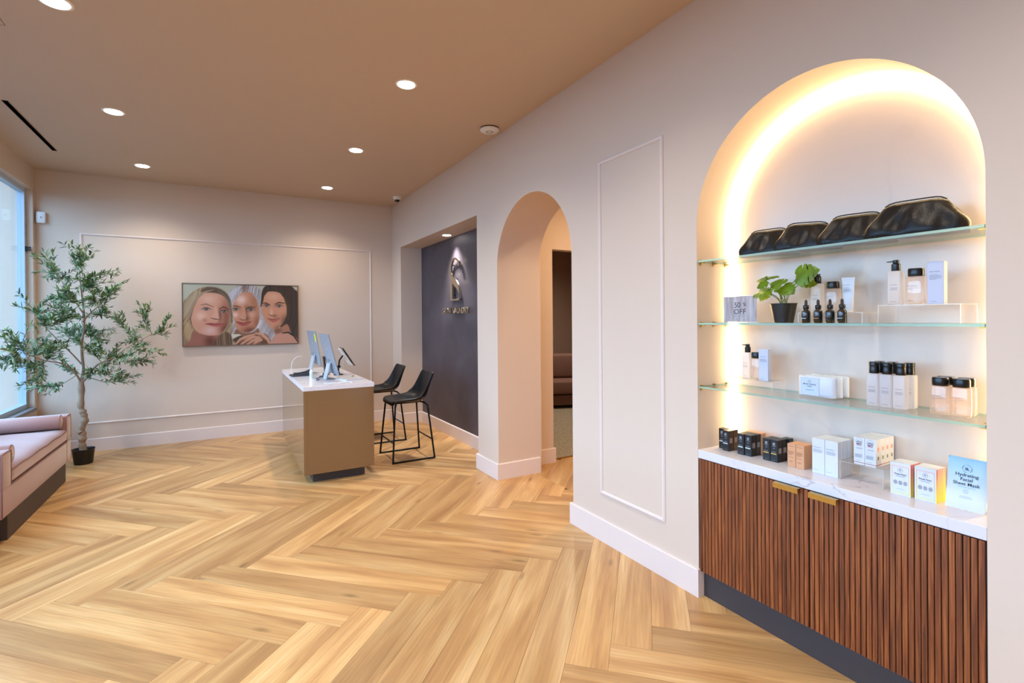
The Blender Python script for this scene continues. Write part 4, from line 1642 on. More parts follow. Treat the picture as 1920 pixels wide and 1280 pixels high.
B().lathe([(0.072, 0), (0.080, 0.006), (0.094, 0.150), (0.100, 0.158), (0.096, 0.160), (0.088, 0.150), (0.086, 0.125), (0.001, 0.125)], seg=36).put('pot', M('pot_black', '#0f0f10', 0.4), tr, smooth=40)
B().lathe([(0.001, 0.120), (0.088, 0.124), (0.088, 0.126), (0.001, 0.130)], seg=24).put('soil', M('soil', '#2a211b', 0.95, bump=1, bscale=80), tr)
trunk = [T_(p) for p in [(-1.313, OY, .11), (-1.325, OY, .22), (-1.318, OY, .32), (-1.332, OY, .36), (-1.300, OY, .47), (-1.318, OY, .55), (-1.334, OY, .62), (-1.327, OY, .75), (-1.329, OY, .87)]]
tb_ = ribbon(trunk, 6)
rr = []
for i in range(len(tb_)):
    s = i/(len(tb_)-1)
    rr.append(0.034*(1-s)+0.026*s+0.005*math.sin(i*1.7)*(s < .7)+0.004*math.sin(i*0.9))
tk = B().tube(tb_, rr, 12)
stems = [
    ([(-1.329, OY, .86), (-1.31, OY, 1.0), (-1.322, OY, 1.24), (-1.30, OY+.02, 1.52), (-1.322, OY, 1.86), (-1.336, OY, 2.14)], .017, .003),
    ([(-1.329, OY, .86), (-1.27, OY-.02, .92), (-1.19, OY-.03, 1.04), (-1.06, OY, 1.11), (-.905, OY+.03, 1.24), (-.72, OY+.08, 1.36)], .015, .002),
    ([(-1.33, OY, .86), (-1.375, OY-.06, .99), (-1.45, OY-.16, 1.08), (-1.56, OY-.28, 1.13), (-1.70, OY-.42, 1.23)], .011, .002),
    ([(-1.32, OY, 1.05), (-1.38, OY-.03, 1.15), (-1.46, OY-.1, 1.28), (-1.56, OY-.17, 1.44), (-1.64, OY-.2, 1.58)], .008, .002),
    ([(-1.31, OY, 1.5), (-1.25, OY+.03, 1.60), (-1.16, OY+.03, 1.70), (-1.08, OY, 1.80)], .008, .002),
    ([(-1.31, OY, 1.6), (-1.38, OY-.02, 1.75), (-1.46, OY-.06, 1.92), (-1.50, OY-.08, 2.0)], .008, .002),
]
segs = []
for pts, r0, r1 in stems:
    q = ribbon([T_(p) for p in pts], 6)
    n = len(q)
    tk.tube(q, [r0+(r1-r0)*i/(n-1) for i in range(n)], 8)
    segs += [Vector(p) for p in q[4:]]
tk.put('trunk', BARK, tr, smooth=70)
TIPS = [(-1.336, 6.85, 2.2), (-1.32, 6.88, 2.15), (-1.519, 6.75, 2.053), (-1.479, 6.95, 1.977), (-1.191, 6.95, 2.016), (-1.055, 6.8, 1.859), (-1.156, 7.0, 1.756), (-1.659, 6.65, 1.62), (-1.536, 6.95, 1.749), (-1.517, 6.55, 1.523), (-1.759, 6.4, 1.264), (-1.724, 6.45, 1.372), (-1.744, 6.45, 1.12), (-1.592, 6.5, 0.932), (-1.603, 6.95, 0.836), (-1.638, 6.55, 1.055), (-1.001, 6.85, 0.855), (-1.082, 6.65, 0.96), (-0.638, 6.95, 1.394), (-0.78, 6.95, 1.584), (-0.713, 6.7, 1.172), (-0.794, 6.95, 1.035), (-0.907, 7.05, 1.276), (-1.019, 6.85, 1.514), (-1.203, 7.0, 1.58), (-0.925, 6.65, 1.149), (-1.48, 6.55, 1.258), (-1.508, 7.05, 1.007), (-1.171, 6.55, 1.247), (-1.314, 7.1, 1.405), (-1.365, 6.6, 1.738), (-1.207, 6.65, 1.742), (-1.356, 6.55, 1.522), (-1.191, 7.05, 1.285), (-1.314, 7.0, 1.928), (-1.559, 7.1, 1.409),
        (-1.45, 6.8, 1.60), (-1.40, 6.95, 1.30), (-1.55, 6.75, 1.22), (-1.10, 6.9, 1.10), (-1.62, 6.6, 1.28), (-1.25, 6.8, 1.35), (-1.42, 6.75, 1.85), (-1.22, 6.85, 1.88)]
tw = B()
lf = B()


def leaf(b, p, d, L, w, up):
    d = d.normalized()
    s = d.cross(up)
    if s.length < .05:
        s = d.orthogonal()
    s.normalize()
    n = s.cross(d)
    a = p
    c = [p+d*(L*.33)+s*w+n*.002, p+d*(L*.33)-s*w+n*.002, p+d*(L*.33)-n*.002, p+d*(L*.7)+s*w*.8, p+d*(L*.7)-s*w*.8, p+d*(L*.7)-n*.003, p+d*L-n*.004]
    i0 = len(b.v)
    b.v += [tuple(a)]+[tuple(x) for x in c]
    for f in ((0, 3, 1), (0, 2, 3), (1, 3, 6, 4), (3, 2, 5, 6), (4, 6, 7), (6, 5, 7)):
        b.f.append([i0+k for k in f])
        b.mi.append(0)


olives = []
for tip in TIPS:
    tp = Vector(T_(tip))
    cand = sorted(segs, key=lambda q: (q-tp).length+0.6*max(0, q.z-tp.z+.02))[:3]
    q = rnd.choice(cand)
    mid = (q+tp)/2+Vector((rnd.uniform(-.03, .03), rnd.uniform(-.03, .03), rnd.uniform(-.05, .01)))
    path = ribbon([tuple(q), tuple(mid), tuple(tp)], 7)
    n = len(path)
    tw.tube(path, [.0042-.0026*i/(n-1) for i in range(n)], 5)
    runs = [path]
    for k in range(7):
        i = rnd.randint(2, n-2)
        st = Vector(path[i])
        dr = (Vector(path[min(i+1, n-1)])-Vector(path[i-1])).normalized()
        e = st+dr*rnd.uniform(.07, .16)+Vector((rnd.uniform(-.10, .10), rnd.uniform(-.10, .10), rnd.uniform(-.05, .10)))
        sub_ = ribbon([tuple(st), tuple((st+e)/2+Vector((0, 0, .01))), tuple(e)], 4)
        tw.tube(sub_, .0014, 4)
        runs.append(sub_)
    for run in runs:
        m = len(run)
        j0 = 1 if run is not path else int(m*.35)
        for j in range(j0, m):
            a = Vector(run[j])
            dr = (Vector(run[j])-Vector(run[max(j-1, 0)])).normalized()
            for rep in range(2 if run is not path else 2):
                side = Vector((rnd.uniform(-1, 1), rnd.uniform(-1, 1), rnd.uniform(-.6, 1)))
                dd = dr*0.9+side.normalized()*0.95
                leaf(lf, a, dd, rnd.uniform(.045, .078), rnd.uniform(.006, .0098), Vector((rnd.uniform(-.5, .5), rnd.uniform(-.5, .5), 1)))
        leaf(lf, Vector(run[-1]), dr, .05, .006, Vector((0, 0, 1)))
    if rnd.random() < .5:
        olives.append(Vector(runs[1][-1])-Vector((0, 0, .012)))
tw.put('twigs', M('twig', '#6e7a55', 0.8), tr, smooth=70)
o = lf.put('foliage', LEAF_G.m, tr, recalc=False)
o['kind'] = 'stuff'
OLV = [M('olive_dark', '#2a2233', 0.35), M('olive_yellow', '#a89a3c', 0.4)]
_ov = [B().lathe([(0.001, -.011), (.006, -.008), (.0085, 0), (.006, .008), (.001, .011)], seg=10).mesh('olive', smooth=80) for _ in (0, 1)]
for k, p in enumerate(olives):
    link('olive', _ov[k % 2], OLV[k % 2], tr, tuple(p))

# plant outside the left edge whose one long leaf reaches in
YG = M('strap_leaf', '#a3a13c', 0.5, noise=0.25, nscale=4)
sp = thing('strap_leaf_plant', 'yellow-green strap leaf reaching in from the left edge at mid height', 'plant', (-1.585, 4.30, 0))
B().lathe([(0.09, 0), (0.12, 0.005), (0.14, 0.30), (0.135, 0.305), (0.125, 0.28), (0.001, 0.28)], seg=32).put('pot', M('pot_grey', '#77726e', 0.6), sp, smooth=40)


def strap(pts, w):
    q = ribbon(pts, 8)
    n = len(q)
    b = B()

    def P(i, j):
        p = Vector(q[i])
        t = (Vector(q[min(i+1, n-1)])-Vector(q[max(i-1, 0)])).normalized()
        s = t.cross(Vector((.35, 0, 1)))
        s.normalize()
        up = s.cross(t)
        f = i/(n-1)
        ww = w*min(1, 3*f+.3)*min(1, (1-f)*3.5+.02)
        return p+s*ww*(j-2)/2+up*abs(j-2)*ww*.25
    b.grid(P, n, 5)
    me = b.mesh('leaf', smooth=180, solid=0.0008)
    return me


for pts, w in (([(0, 0, .28), (.03, .05, .8), (.10, .16, 1.22), (.19, .34, 1.33), (.285, .615, 1.272)], .020),
               ([(0, 0, .28), (-.05, .02, .9), (-.08, -.10, 1.4), (-.05, -.35, 1.55)], .022),
               ([(0, 0, .28), (.05, -.03, .7), (.15, -.15, 1.2), (.32, -.35, 1.3)], .022),
               ([(0, 0, .28), (-.02, -.05, .8), (-.02, -.06, 1.35), (.03, -.2, 1.7)], .022)):
    link('leaf', strap(pts, w), YG, sp)

# ================================================================ display niche: cabinet, worktop, shelves, light strip
cab = thing('display_cabinet', 'walnut slatted two-door cabinet built into the lit niche', 'cabinet', (2.34, 1.2335, 0))
GAPK = M('cabinet_dark', '#241610', 0.7)


def cput(b, name, mat, par=cab, **kw):
    return rel(b, 2.34, 1.2335).put(name, mat, par, **kw)


cput(B().box(2.216, 2.480, 0.652, 1.816, 0.138, 0.743), 'body', GAPK)
cput(B().box(2.228, 2.480, 0.652, 1.816, 0.0, 0.138), 'plinth', DKGREY)
_slat = {}
for dk, (ya, yb) in enumerate(((1.2365, 1.817), (0.651, 1.2315))):
    dr = cput(B().box(2.208, 2.216, ya, yb, 0.140, 0.742), 'door', GAPK)
    ns = 29
    pitch = (yb-ya)/ns
    if 'm' not in _slat:
        me = B().box(-0.0055, 0.0035, -pitch/2+.0016, pitch/2-.0016, -0.3005, 0.3005).mesh('slat', bevel=0.0014, bseg=1)
        me.materials.append(WALNUT)
        _slat['m'] = me
    for k in range(ns):
        o = bpy.data.objects.new('slat', _slat['m'])
        COL.objects.link(o)
        o.parent = dr
        o.location = (2.2048-2.34, ya+(k+.5)*pitch-1.2335, 0.4405)
    hy = (1.266, 1.380) if dk == 0 else (1.107, 1.220)
    hd = B().box(2.172, 2.204, hy[0], hy[1], 0.741, 0.7435).box(2.1695, 2.172, hy[0], hy[1], 0.721, 0.7435)
    cput(hd, 'handle', BRASS, dr)
    bpy.data.objects[[x.name for x in dr.children][-1]]['label'] = 'brass edge-pull handle'
tag(B().box(2.1995, 2.486, 0.6475, 1.8195, 0.745, 0.790).put('marble_worktop', MARBLE, bevel=0.002), 'white veined marble worktop on the slatted cabinet', 'worktop')

GL_F = glass_mat('shelf_glass', (0.95, 0.985, 0.975), refl=0.055, rough=0.01)
GL_E = glass_mat('shelf_glass_edge', (0.55, 0.85, 0.80), refl=0.08, rough=0.05, body=0.62, bodycol=(0.42, 0.66, 0.62))
S1, S2_, S3 = 1.805, 1.471, 1.131
for z, lab in ((S1, 'top glass shelf in the niche, holding black pouches'), (S2_, 'middle glass shelf in the niche, holding the small potted plant'), (S3, 'lowest glass shelf in the niche, holding the wipes packs')):
    sh = thing('glass_shelf', lab, 'shelf', (2.34, 1.2335, z))
    b = B().box(-.136, .120, -.582, .582, -.010, 0)
    b.mi = [0, 0, 1, 1, 1, 1]
    b.put('pane', [GL_F, GL_E], sh)
    for sy in (-1, 1):
        for x in (-.112, -.010, .095):
            B().box(x-.007, x+.007, sy*.5855-.0015, sy*.5855+.0015, -.024, .004).box(x-.007, x+.007, min(sy*.562, sy*.585), max(sy*.562, sy*.585), -.0155, -.0105).box(x-.006, x+.006, min(sy*.574, sy*.585), max(sy*.574, sy*.585), .0005, .004).put('clip', BRASS, sh)
# LED strip round the back edge of the niche
LED = M('led_strip', '#ffffff', 0.5, emit=LED_COL, estr=LED_STR)
r_ = (N1-N0)/2-.014
cy_ = (N0+N1)/2
lp = [(2.474, cy_+r_, 0.80), (2.474, cy_+r_, _zsN)]+[(2.474, cy_+r_*math.cos(PI*i/40), _zsN+r_*math.sin(PI*i/40)) for i in range(1, 40)]+[(2.474, cy_-r_, _zsN), (2.474, cy_-r_, 0.80)]
ls = thing('led_strip', 'glowing warm light strip round the back edge of the arched niche', 'light strip', (2.474, cy_, 0.80))
rel(B().tube(lp, 0.0045, 6), 2.474, cy_, 0.80).put('diffuser', LED, ls, smooth=60)
lp2 = [(x+.008, cy_+(y-cy_)*1.006, z) for x, y, z in lp]
rel(B().tube(lp2, 0.004, 4), 2.474, cy_, 0.80).put('channel', WHITE_PL, ls)


# ---------------------------------------------------------------- product makers
def strips(parent, x, rows, mat, name='small_print', h=0.0012):
    """thin printed lines; rows of (u0,u1,v) with u to the viewer's right"""
    b = B()
    for r in rows:
        u0, u1, v = r[:3]
        hh_ = r[3] if len(r) > 3 else h
        b.box(x-.0004, x, -u1, -u0, v, v+hh_)
    o = b.put(name, mat, parent)
    if len(rows) > 1:
        o['kind'] = 'stuff'
    return o


def ring(parent, x, u, v, r, mat, w=0.0006, name='round_emblem', dashed=False):
    b = B()
    n = 20
    for i in range(n):
        if dashed and i % 2:
            continue
        a0, a1 = 2*PI*i/n, 2*PI*(i+1)/n
        q = [(-(u+(r-w)*math.cos(a0)), v+(r-w)*math.sin(a0)), (-(u+(r+w)*math.cos(a0)), v+(r+w)*math.sin(a0)), (-(u+(r+w)*math.cos(a1)), v+(r+w)*math.sin(a1)), (-(u+(r-w)*math.cos(a1)), v+(r-w)*math.sin(a1))]
        b.quadbox([(x, *p) for p in q]+[(x-.0004, *p) for p in q])
    return b.put(name, mat, parent)


def carton(name, w, d, h, mat, label, cat='box', loc=(0, 0, 0), group=None, bevel=0.0008):
    """front face at local x=0 facing -x, centred on y"""
    t = thing(name, label, cat, loc, group=group)
    B().box(0, d, -w/2, w/2, 0, h).put('carton', mat, t, bevel=bevel, bseg=1)
    return t


# ---- black serum cartons
def serum(label, x, y, band, rz=0.0, z=0.7905):
    t = carton('serum_box', .0375, .0375, .107, CARD_K, label, loc=(x, y, z))
    t.rotation_euler = (0, 0, rz)
    ring(t, -.0002, 0, .088, .0052, INK_W)
    text('SL', .006, INK_W, t, (-.0006, 0, .088))
    strips(t, -.0002, [(-.010, .010, .078, .0014), (-.008, .008, .0745, .0014), (-.005, .006, .0665, .0014), (-.004, .004, .064, .0014), (-.010, .009, .050, .0012), (-.012, .010, .046, .0014), (-.008, .006, .008, .0010)], INK_G)
    strips(t, -.0002, [(-.015, .012, .0375, .0042)], band, 'colour_band')
    B().box(.008, .030, -.0194, -.0188, .042, .068).put('side_label', M('label_greybrown', '#8d857f', 0.5), t)
    return t


BW = M('band_white', '#dff1ee', 0.5)
BYL = M('band_amber', '#e0b35a', 0.5)
serum('front black serum box of the leftmost cluster', 2.300, 1.724, BW)
serum('black serum box behind the front one of the leftmost cluster', 2.340, 1.724, BW)
serum('black serum box at the far left end of the worktop, set back', 2.325, 1.766, BW)
serum('left of the two front black boxes with white bands, second cluster', 2.303, 1.6370, BW)
serum('right of the two front black boxes with white bands, second cluster', 2.308, 1.5985, BW)
serum('black box behind the right front one of the second cluster', 2.347, 1.5975, BW)
serum('black box behind the left front one of the second cluster', 2.343, 1.6365, BW)
serum('left of the two front black boxes with amber bands', 2.318, 1.5060, BYL)
serum('right of the two front black boxes with amber bands', 2.320, 1.4675, BYL)
serum('middle black box behind the right amber-band box', 2.359, 1.4665, BYL)
serum('middle black box behind the left amber-band box', 2.358, 1.5055, BYL)
serum('rearmost black box of the amber-band cluster', 2.398, 1.458, BYL)


def tan_box(label, x, y, dy=0):
    t = carton('tan_box', .0385, .0375, .108, CARD_O, label, loc=(x, y, .7905))
    strips(t, -.0002, [(-.016, .012, .096), (-.016, .010, .072), (-.016, .013, .068), (-.016, .009, .064), (-.016, .012, .060), (-.016, .002, .056), (-.016, .008, .044), (-.012, .006, .026), (-.010, .004, .022)], M('ink_brown', '#84553a', 0.6))
    return t


tan_box('left of the two front tan skincare boxes', 2.3180, 1.3800)
tan_box('right of the two front tan skincare boxes', 2.3190, 1.3400)
tan_box('tan box behind the left front tan box', 2.3575, 1.3795)
tan_box('tan box behind the right front tan box', 2.3585, 1.3390)
tan_box('tan box behind the second cluster of black boxes, left', 2.383, 1.6365)
tan_box('tan box behind the second cluster of black boxes, right', 2.387, 1.5965)


def white_box(label, x, y, front=True):
    t = carton('white_box', .0545, .0275, .158, PAPER_W, label, loc=(x, y, .7905))
    if front:
        strips(t, -.0002, [(-.022, .012, .118, .0016), (-.022, .014, .108), (-.022, .018, .104), (-.022, .018, .100), (-.022, .014, .096), (-.022, .0, .016, .0010)], INK_G)
    return t


for c, (yc, side) in enumerate(((1.2555, 'left'), (1.1995, 'right'))):
    for r in range(4):
        white_box(f'{["front", "second", "third", "rearmost"][r]} tall white skincare box in the {side} row of the white block', 2.316+r*.0283, yc-(.0006*r), r == 0)

# ---- sunscreen boxes on the clear riser
RED_I = M('ink_maroon', '#8c1f35', 0.5)
TEAL_I = M('ink_teal', '#2c5560', 0.5)


ACR_F = glass_mat('acrylic', (0.985, 0.985, 0.985), refl=0.06, rough=0.02, body=0.04, bodycol=(0.95, 0.93, 0.9))
ACR_E = glass_mat('acrylic_edge', (0.97, 0.96, 0.95), refl=0.12, rough=0.1, body=0.45, bodycol=(0.96, 0.93, 0.9))


def riser(label, x0, x1, y0, y1, z0, h, th=.003):
    t = thing('acrylic_riser', label, 'riser', ((x0+x1)/2, (y0+y1)/2, z0))
    X, Y = (x1-x0)/2, (y1-y0)/2
    for nm, q in (('top', (-X, X, -Y, Y, h-th, h)), ('side', (-X, X, -Y, -Y+th, 0, h-th)), ('side', (-X, X, Y-th, Y, 0, h-th))):
        b = B().box(*q)
        big = (0, 1) if nm == 'top' else (2, 4)
        b.mi = [0 if i in big else 1 for i in range(6)]
        b.put(nm, [ACR_F, ACR_E], t)
    return t


riser('clear acrylic riser on the worktop under the sunscreen boxes', 2.318, 2.478, 1.000, 1.166, .7905, .082)
ZR = .7905+.0825
for c, (yc, side) in enumerate(((1.0905, 'left'), (1.0480, 'right'))):
    for r in range(4):
        t = carton('sunscreen_box', .0415, .0375, .114, PAPER_W, f'{["front", "second", "third", "rearmost"][r]} white sunscreen box of the {side} row on the clear riser', loc=(2.321+r*.0385, yc, ZR))
        if r == 0:
            text('elta', .0135, TEAL_I, t, (-.0005, 0, .097), bold=.0002)
            text('MD', .013, RED_I, t, (-.0005, 0, .086), bold=.0003)
            ring(t, -.0002, 0, .097, .0125, INK_G, .0004)
            strips(t, -.0002, [(-.012, .012, .079, .0007), (-.010, .013, .070), (-.013, .013, .066), (-.016, .012, .056, .0005), (-.016, .012, .047, .0005), (-.016, .013, .042), (-.016, .011, .039), (-.016, .013, .036), (-.016, .009, .033), (-.016, .012, .030), (-.013, .006, .016)], INK_G)
        strips(t, -.0002, [(-.0207, .0207, .008, .0022)], RED_I, 'red_base_band')
        if c == 1:
            B().box(.0, .0375, -.0213, -.0207, .008, .0102).put('red_base_band', RED_I, t)
            B().box(.012, .026, -.0213, -.0207, .066, .082).put('side_mark', M('ink_peach', '#d39a8a', 0.5), t)
            B().box(.014, .024, -.0213, -.0207, .030, .044).put('side_code', M('ink_olive', '#6f7a55', 0.5), t)


# ---- pimple patch boxes
def grad_mat():
    k = NT('peach_to_yellow')
    tc = k.n('ShaderNodeTexCoord')
    sp_ = k.n('ShaderNodeSeparateXYZ')
    k.l(tc.outputs['Object'], sp_.inputs[0])
    mr = k.n('ShaderNodeMapRange')
    mr.inputs['From Min'].default_value = 0.0
    mr.inputs['From Max'].default_value = 0.128
    k.l(sp_.outputs[2], mr.inputs['Value'])
    r = k.n('ShaderNodeValToRGB')
    e = r.color_ramp.elements
    e[0].color = (*lin('#f0d420'), 1)
    e[0].position = .15
    e[1].color = (*lin('#e8907c'), 1)
    e[1].position = .9
    k.l(mr.outputs[0], r.inputs[0])
    k.l(r.outputs[0], k.b.inputs['Base Color'])
    k.b.inputs['Roughness'].default_value = 0.5
    return k.m


GRAD = grad_mat()
SIL = M('silver_print', '#9a9ca6', 0.4)
for c, (yc, xf, side) in enumerate(((.9370, 2.308, 'left'), (.8580, 2.313, 'right'))):
    for r in range(4):
        t = thing('patch_box', f'{["front", "second", "third", "rearmost"][r]} white pimple patch box in the {side} stack', 'box', (xf+r*.0188, yc-.0008*r, .7905))
        w, d, h = .068, .0182, .128
        b = B().box(0, d, -w/2, w/2, 0, h)
        b.mi = [0, 0, 1, 0, 1, 0]
        b.put('carton', [PAPER_W, GRAD], t)
        if r == 0:
            fr = B()
            for q in ((-.027, .027, .008, .0098), (-.027, .027, .113, .1145)):
                fr.box(-.0006, -.0002, -q[1], -q[0], q[2], q[3])
            for q in ((-.0285, -.027), (.027, .0285)):
                fr.box(-.0006, -.0002, -q[1], -q[0], .008, .1145)
            fr.put('printed_border', GRAD, t)
            ring(t, -.0002, 0, .100, .0078, INK, .0003)
            text('SL', .0065, INK, t, (-.0006, 0, .100), bold=.0003)
            text('Pimple Patch', .0078, INK, t, (-.0006, 0, .0835), bold=.00015)
            strips(t, -.0002, [(-.016, .016, .0765, .0007), (-.015, .015, .0735, .0007), (-.013, .013, .025, .0008)], INK_G)
            b = B()
            for q in (-.0165, 0, .0165):
                n = 16
                pts = [(-(q+.0068*math.cos(2*PI*i/n)), .050+.0085*math.sin(2*PI*i/n)) for i in range(n)]
                b.prism(pts, -.0007, -.0002, 'x')
            b.put('patch_drawing', SIL, t)

# ---- sheet mask pouch leaning on a clear holder
mk = NT('mask_foil')
_tc = mk.n('ShaderNodeTexCoord')
_sx = mk.n('ShaderNodeSeparateXYZ')
mk.l(_tc.outputs['Object'], _sx.inputs[0])
_mr = mk.n('ShaderNodeMapRange')
_mr.inputs['From Min'].default_value = .04
_mr.inputs['From Max'].default_value = .19
mk.l(_sx.outputs[2], _mr.inputs['Value'])
_r = mk.n('ShaderNodeValToRGB')
_r.color_ramp.elements[0].color = (*lin('#d2d5de'), 1)
_r.color_ramp.elements[1].color = (*lin('#86b4cf'), 1)
mk.l(_mr.outputs[0], _r.inputs[0])
mk.l(_r.outputs[0], mk.b.inputs['Base Color'])
mk.b.inputs['Roughness'].default_value = 0.3
sm_ = thing('sheet_mask_pouch', 'pale blue sheet mask pouch propped up at the right end of the worktop', 'pouch', (2.325, .7445, .7915))
LEAN = math.radians(11)
b = B()
nu, nv = 13, 17
for sgn in (1, -1):
    b.grid(lambda i, j: (-sgn*.0045*(max(0, 1-abs(2*i/(nu-1)-1)**4)*max(0, 1-abs(2*j/(nv-1)-1)**6))+.0006*math.sin(i*1.9+j*1.1), .0575-(.115)*i/(nu-1), .187*j/(nv-1)), nu, nv)
me = b.mesh('foil', smooth=180)
f = link('foil', me, mk.m, sm_)
f.rotation_euler = (0, LEAN, 0)
for body, z, s in (('Hydrating', .125, .0165), ('Facial', .109, .0165), ('Sheet Mask', .093, .0165)):
    o = text(body, s, INK, sm_, (0, 0, 0), bold=.00012)
    o.location = (-.0065*math.cos(LEAN)+z*math.sin(LEAN), 0, z*math.cos(LEAN)+.0065*math.sin(LEAN))
    o.rotation_euler = (Matrix.Rotation(LEAN, 3, 'Y') @ Matrix(((0, 0, -1), (-1, 0, 0), (0, 1, 0)))).to_euler()
o = text('SL', .013, INK, sm_, (0, 0, 0), bold=.0003)
z = .1485
o.location = (-.0065*math.cos(LEAN)+z*math.sin(LEAN), 0, z*math.cos(LEAN))
o.rotation_euler = (Matrix.Rotation(LEAN, 3, 'Y') @ Matrix(((0, 0, -1), (-1, 0, 0), (0, 1, 0)))).to_euler()
gm = B()
cir = 'SKIN LAUNDRY - SKIN LAUNDRY -'
_m3 = Matrix.Rotation(LEAN, 3, 'Y')
for i, ch in enumerate(cir):
    if ch == ' ':
        continue
    a = PI/2-2*PI*i/len(cir)
    u, v = .0135*math.cos(a), .1485+.0135*math.sin(a)
    o = text(ch, .0034, INK, sm_, (0, 0, 0), bold=.0001)
    o.location = _m3 @ Vector((-.0062, -u, v))
    o.rotation_euler = (_m3 @ Matrix(((0, 0, -1), (-1, 0, 0), (0, 1, 0))) @ Matrix.Rotation(a-PI/2, 3, 'Z')).to_euler()
o = strips(sm_, -.0060, [(-.026, .026, .081, .0007), (-.007, .008, .072, .0006), (-.008, .006, .068, .0006), (-.006, .008, .064, .0006), (-.007, .007, .060, .0006), (-.016, .016, .048, .0008), (-.018, .020, .043, .0008)], INK_G)
o.rotation_euler = (0, LEAN, 0)
ho = thing('acrylic_holder', 'clear acrylic holder behind the sheet mask pouch', 'holder', (2.378, .7445, .7905))
B().box(.0, .003, -.052, .052, 0, .16).box(-.050, .0, -.052, .052, 0, .0009).put('plate', ACR_F, ho)

# ---- bottles
MILK = glass_mat('milky_bottle', (0.97, 0.94, 0.92), refl=0.07, rough=0.15, body=0.72, bodycol=(0.86, 0.85, 0.88))
CLEAR = glass_mat('clear_bottle', (0.99, 0.93, 0.88), refl=0.09, rough=0.05, body=0.26, bodycol=(0.96, 0.84, 0.76))


def bottle_body(w, d, h, mat, t, sq=.62):
    prof = [(.42, 0), (.47, .002), (.5, .006), (.5, h-.006), (.47, h-.002), (.30, h), (.22, h+.001)]
    return B().lathe([(r, z) for r, z in prof], seg=32, sx=d, sy=w, sq=sq).put('bottle_body', mat, t, smooth=45)


def tall_bottle(label, x, y, z, kind, w=.046, lean=0):
    t = thing('lotion_bottle', label, 'bottle', (x, y, z))
    hb_ = .134
    bottle_body(w, .040, hb_, MILK, t)
    strips(t, -.0205, [(-.012, .012, .078, .0013), (-.012, .014, .066), (-.012, .012, .062), (-.012, .014, .058), (-.012, .010, .012)], INK_G)
    if kind == 'disc':
        B().lathe([(.0172, hb_), (.0175, hb_+.001), (.0175, hb_+.030), (.0165, hb_+.0315)], seg=28).put('cap', BLACK_PL, t, smooth=40)
        B().lathe([(.0165, hb_+.0315), (.0182, hb_+.033), (.0184, hb_+.045), (.0172, hb_+.047), (.001, hb_+.0475)], seg=28).put('cap_top', BLACK_PL, t, smooth=40)
    elif kind == 'pump':
        B().lathe([(.0145, hb_), (.0150, hb_+.002), (.0150, hb_+.026), (.013, hb_+.028)], seg=28).put('collar', BLACK_PL, t, smooth=40)
        B().lathe([(.010, hb_+.028), (.011, hb_+.031), (.011, hb_+.041), (.009, hb_+.043), (.001, hb_+.043)], seg=24).put('pump_head', BLACK_PL, t, smooth=40)
        B().quadbox([(-.004, 0, hb_+.034), (.004, 0, hb_+.034), (.004, .030, hb_+.036), (-.004, .030, hb_+.036), (-.004, 0, hb_+.042), (.004, 0, hb_+.042), (.0025, .032, hb_+.0395), (-.0025, .032, hb_+.0395)]).put('nozzle', BLACK_PL, t)
    else:
        B().lathe([(.0155, hb_), (.0162, hb_+.002), (.0162, hb_+.030), (.0125, hb_+.034), (.0125, hb_+.044), (.001, hb_+.0455)], seg=28).put('cap', BLACK_PL, t, smooth=40)
    return t


def wide_bottle(label, x, y, z, w=.059):
    t = thing('toner_bottle', label, 'bottle', (x, y, z))
    hb_ = .108
    bottle_body(w, .044, hb_, CLEAR, t, .5)
    strips(t, -.0225, [(-.020, .010, .070), (-.020, .014, .062, .0008), (-.020, -.002, .057, .0008), (-.018, -.002, .014, .0008)], INK_G)
    B().lathe([(.0245, hb_), (.0255, hb_+.003), (.0255, hb_+.024), (.0235, hb_+.030), (.001, hb_+.0305)], seg=36).put('cap', BLACK_PL, t, smooth=40)
    return t


Z2 = S2_+.0004
riser('clear acrylic riser on the middle shelf behind the dropper bottles', 2.300, 2.425, 1.065, 1.335, Z2, .046)
tall_bottle('pale lotion bottle with a black spray cap on the left riser', 2.375, 1.287, Z2+.0464, 'cap')
wide_bottle('clear toner bottle with a wide black cap on the left riser of the middle shelf', 2.365, 1.214, Z2+.0464)
tu = thing('cream_tube', 'white squeeze tube standing on its cap on the left riser', 'tube', (2.358, 1.147, Z2+.0464))
B().grid(lambda i, j: (.013*(1-j/11)**.6*math.sin(2*PI*i/24), (.0195+.0065*j/11)*math.cos(2*PI*i/24), .006+.140*j/11), 24, 12, close_u=True).put('tube_body', M('tube_white', '#cdd2dc', 0.35), tu, smooth=60)
B().box(-.0012, .0012, -.026, .026, .143, .152).put('crimp', PAPER_W, tu)
B().lathe([(.015, 0), (.0185, .001), (.0185, .006)], seg=24).put('tube_cap', WHITE_PL, tu, smooth=40)
strips(tu, -.0135, [(-.016, .012, .118, .0012), (-.014, .006, .106), (-.014, .010, .100), (-.014, .012, .095), (-.014, .002, .090)], INK_G)
riser('wide clear acrylic riser at the right of the middle shelf', 2.280, 2.430, .738, 1.000, Z2, .072)
tall_bottle('pump lotion bottle on the wide clear riser', 2.302, .9455, Z2+.0724, 'pump', .0465)
wide_bottle('clear toner bottle beside the pump bottle on the wide riser', 2.302, .8795, Z2+.0724)
bx_ = carton('lotion_carton', .050, .032, .157, M('card_lilac', '#c3c7dc', 0.5), 'upright white product carton on the wide riser', loc=(2.280, .8120, Z2+.0724))
strips(bx_, -.0002, [(-.018, .014, .119, .0016), (-.018, .008, .107), (-.018, .018, .103), (-.018, .018, .099), (-.018, .018, .095), (-.018, .004, .091), (-.015, .004, .008)], INK_G)

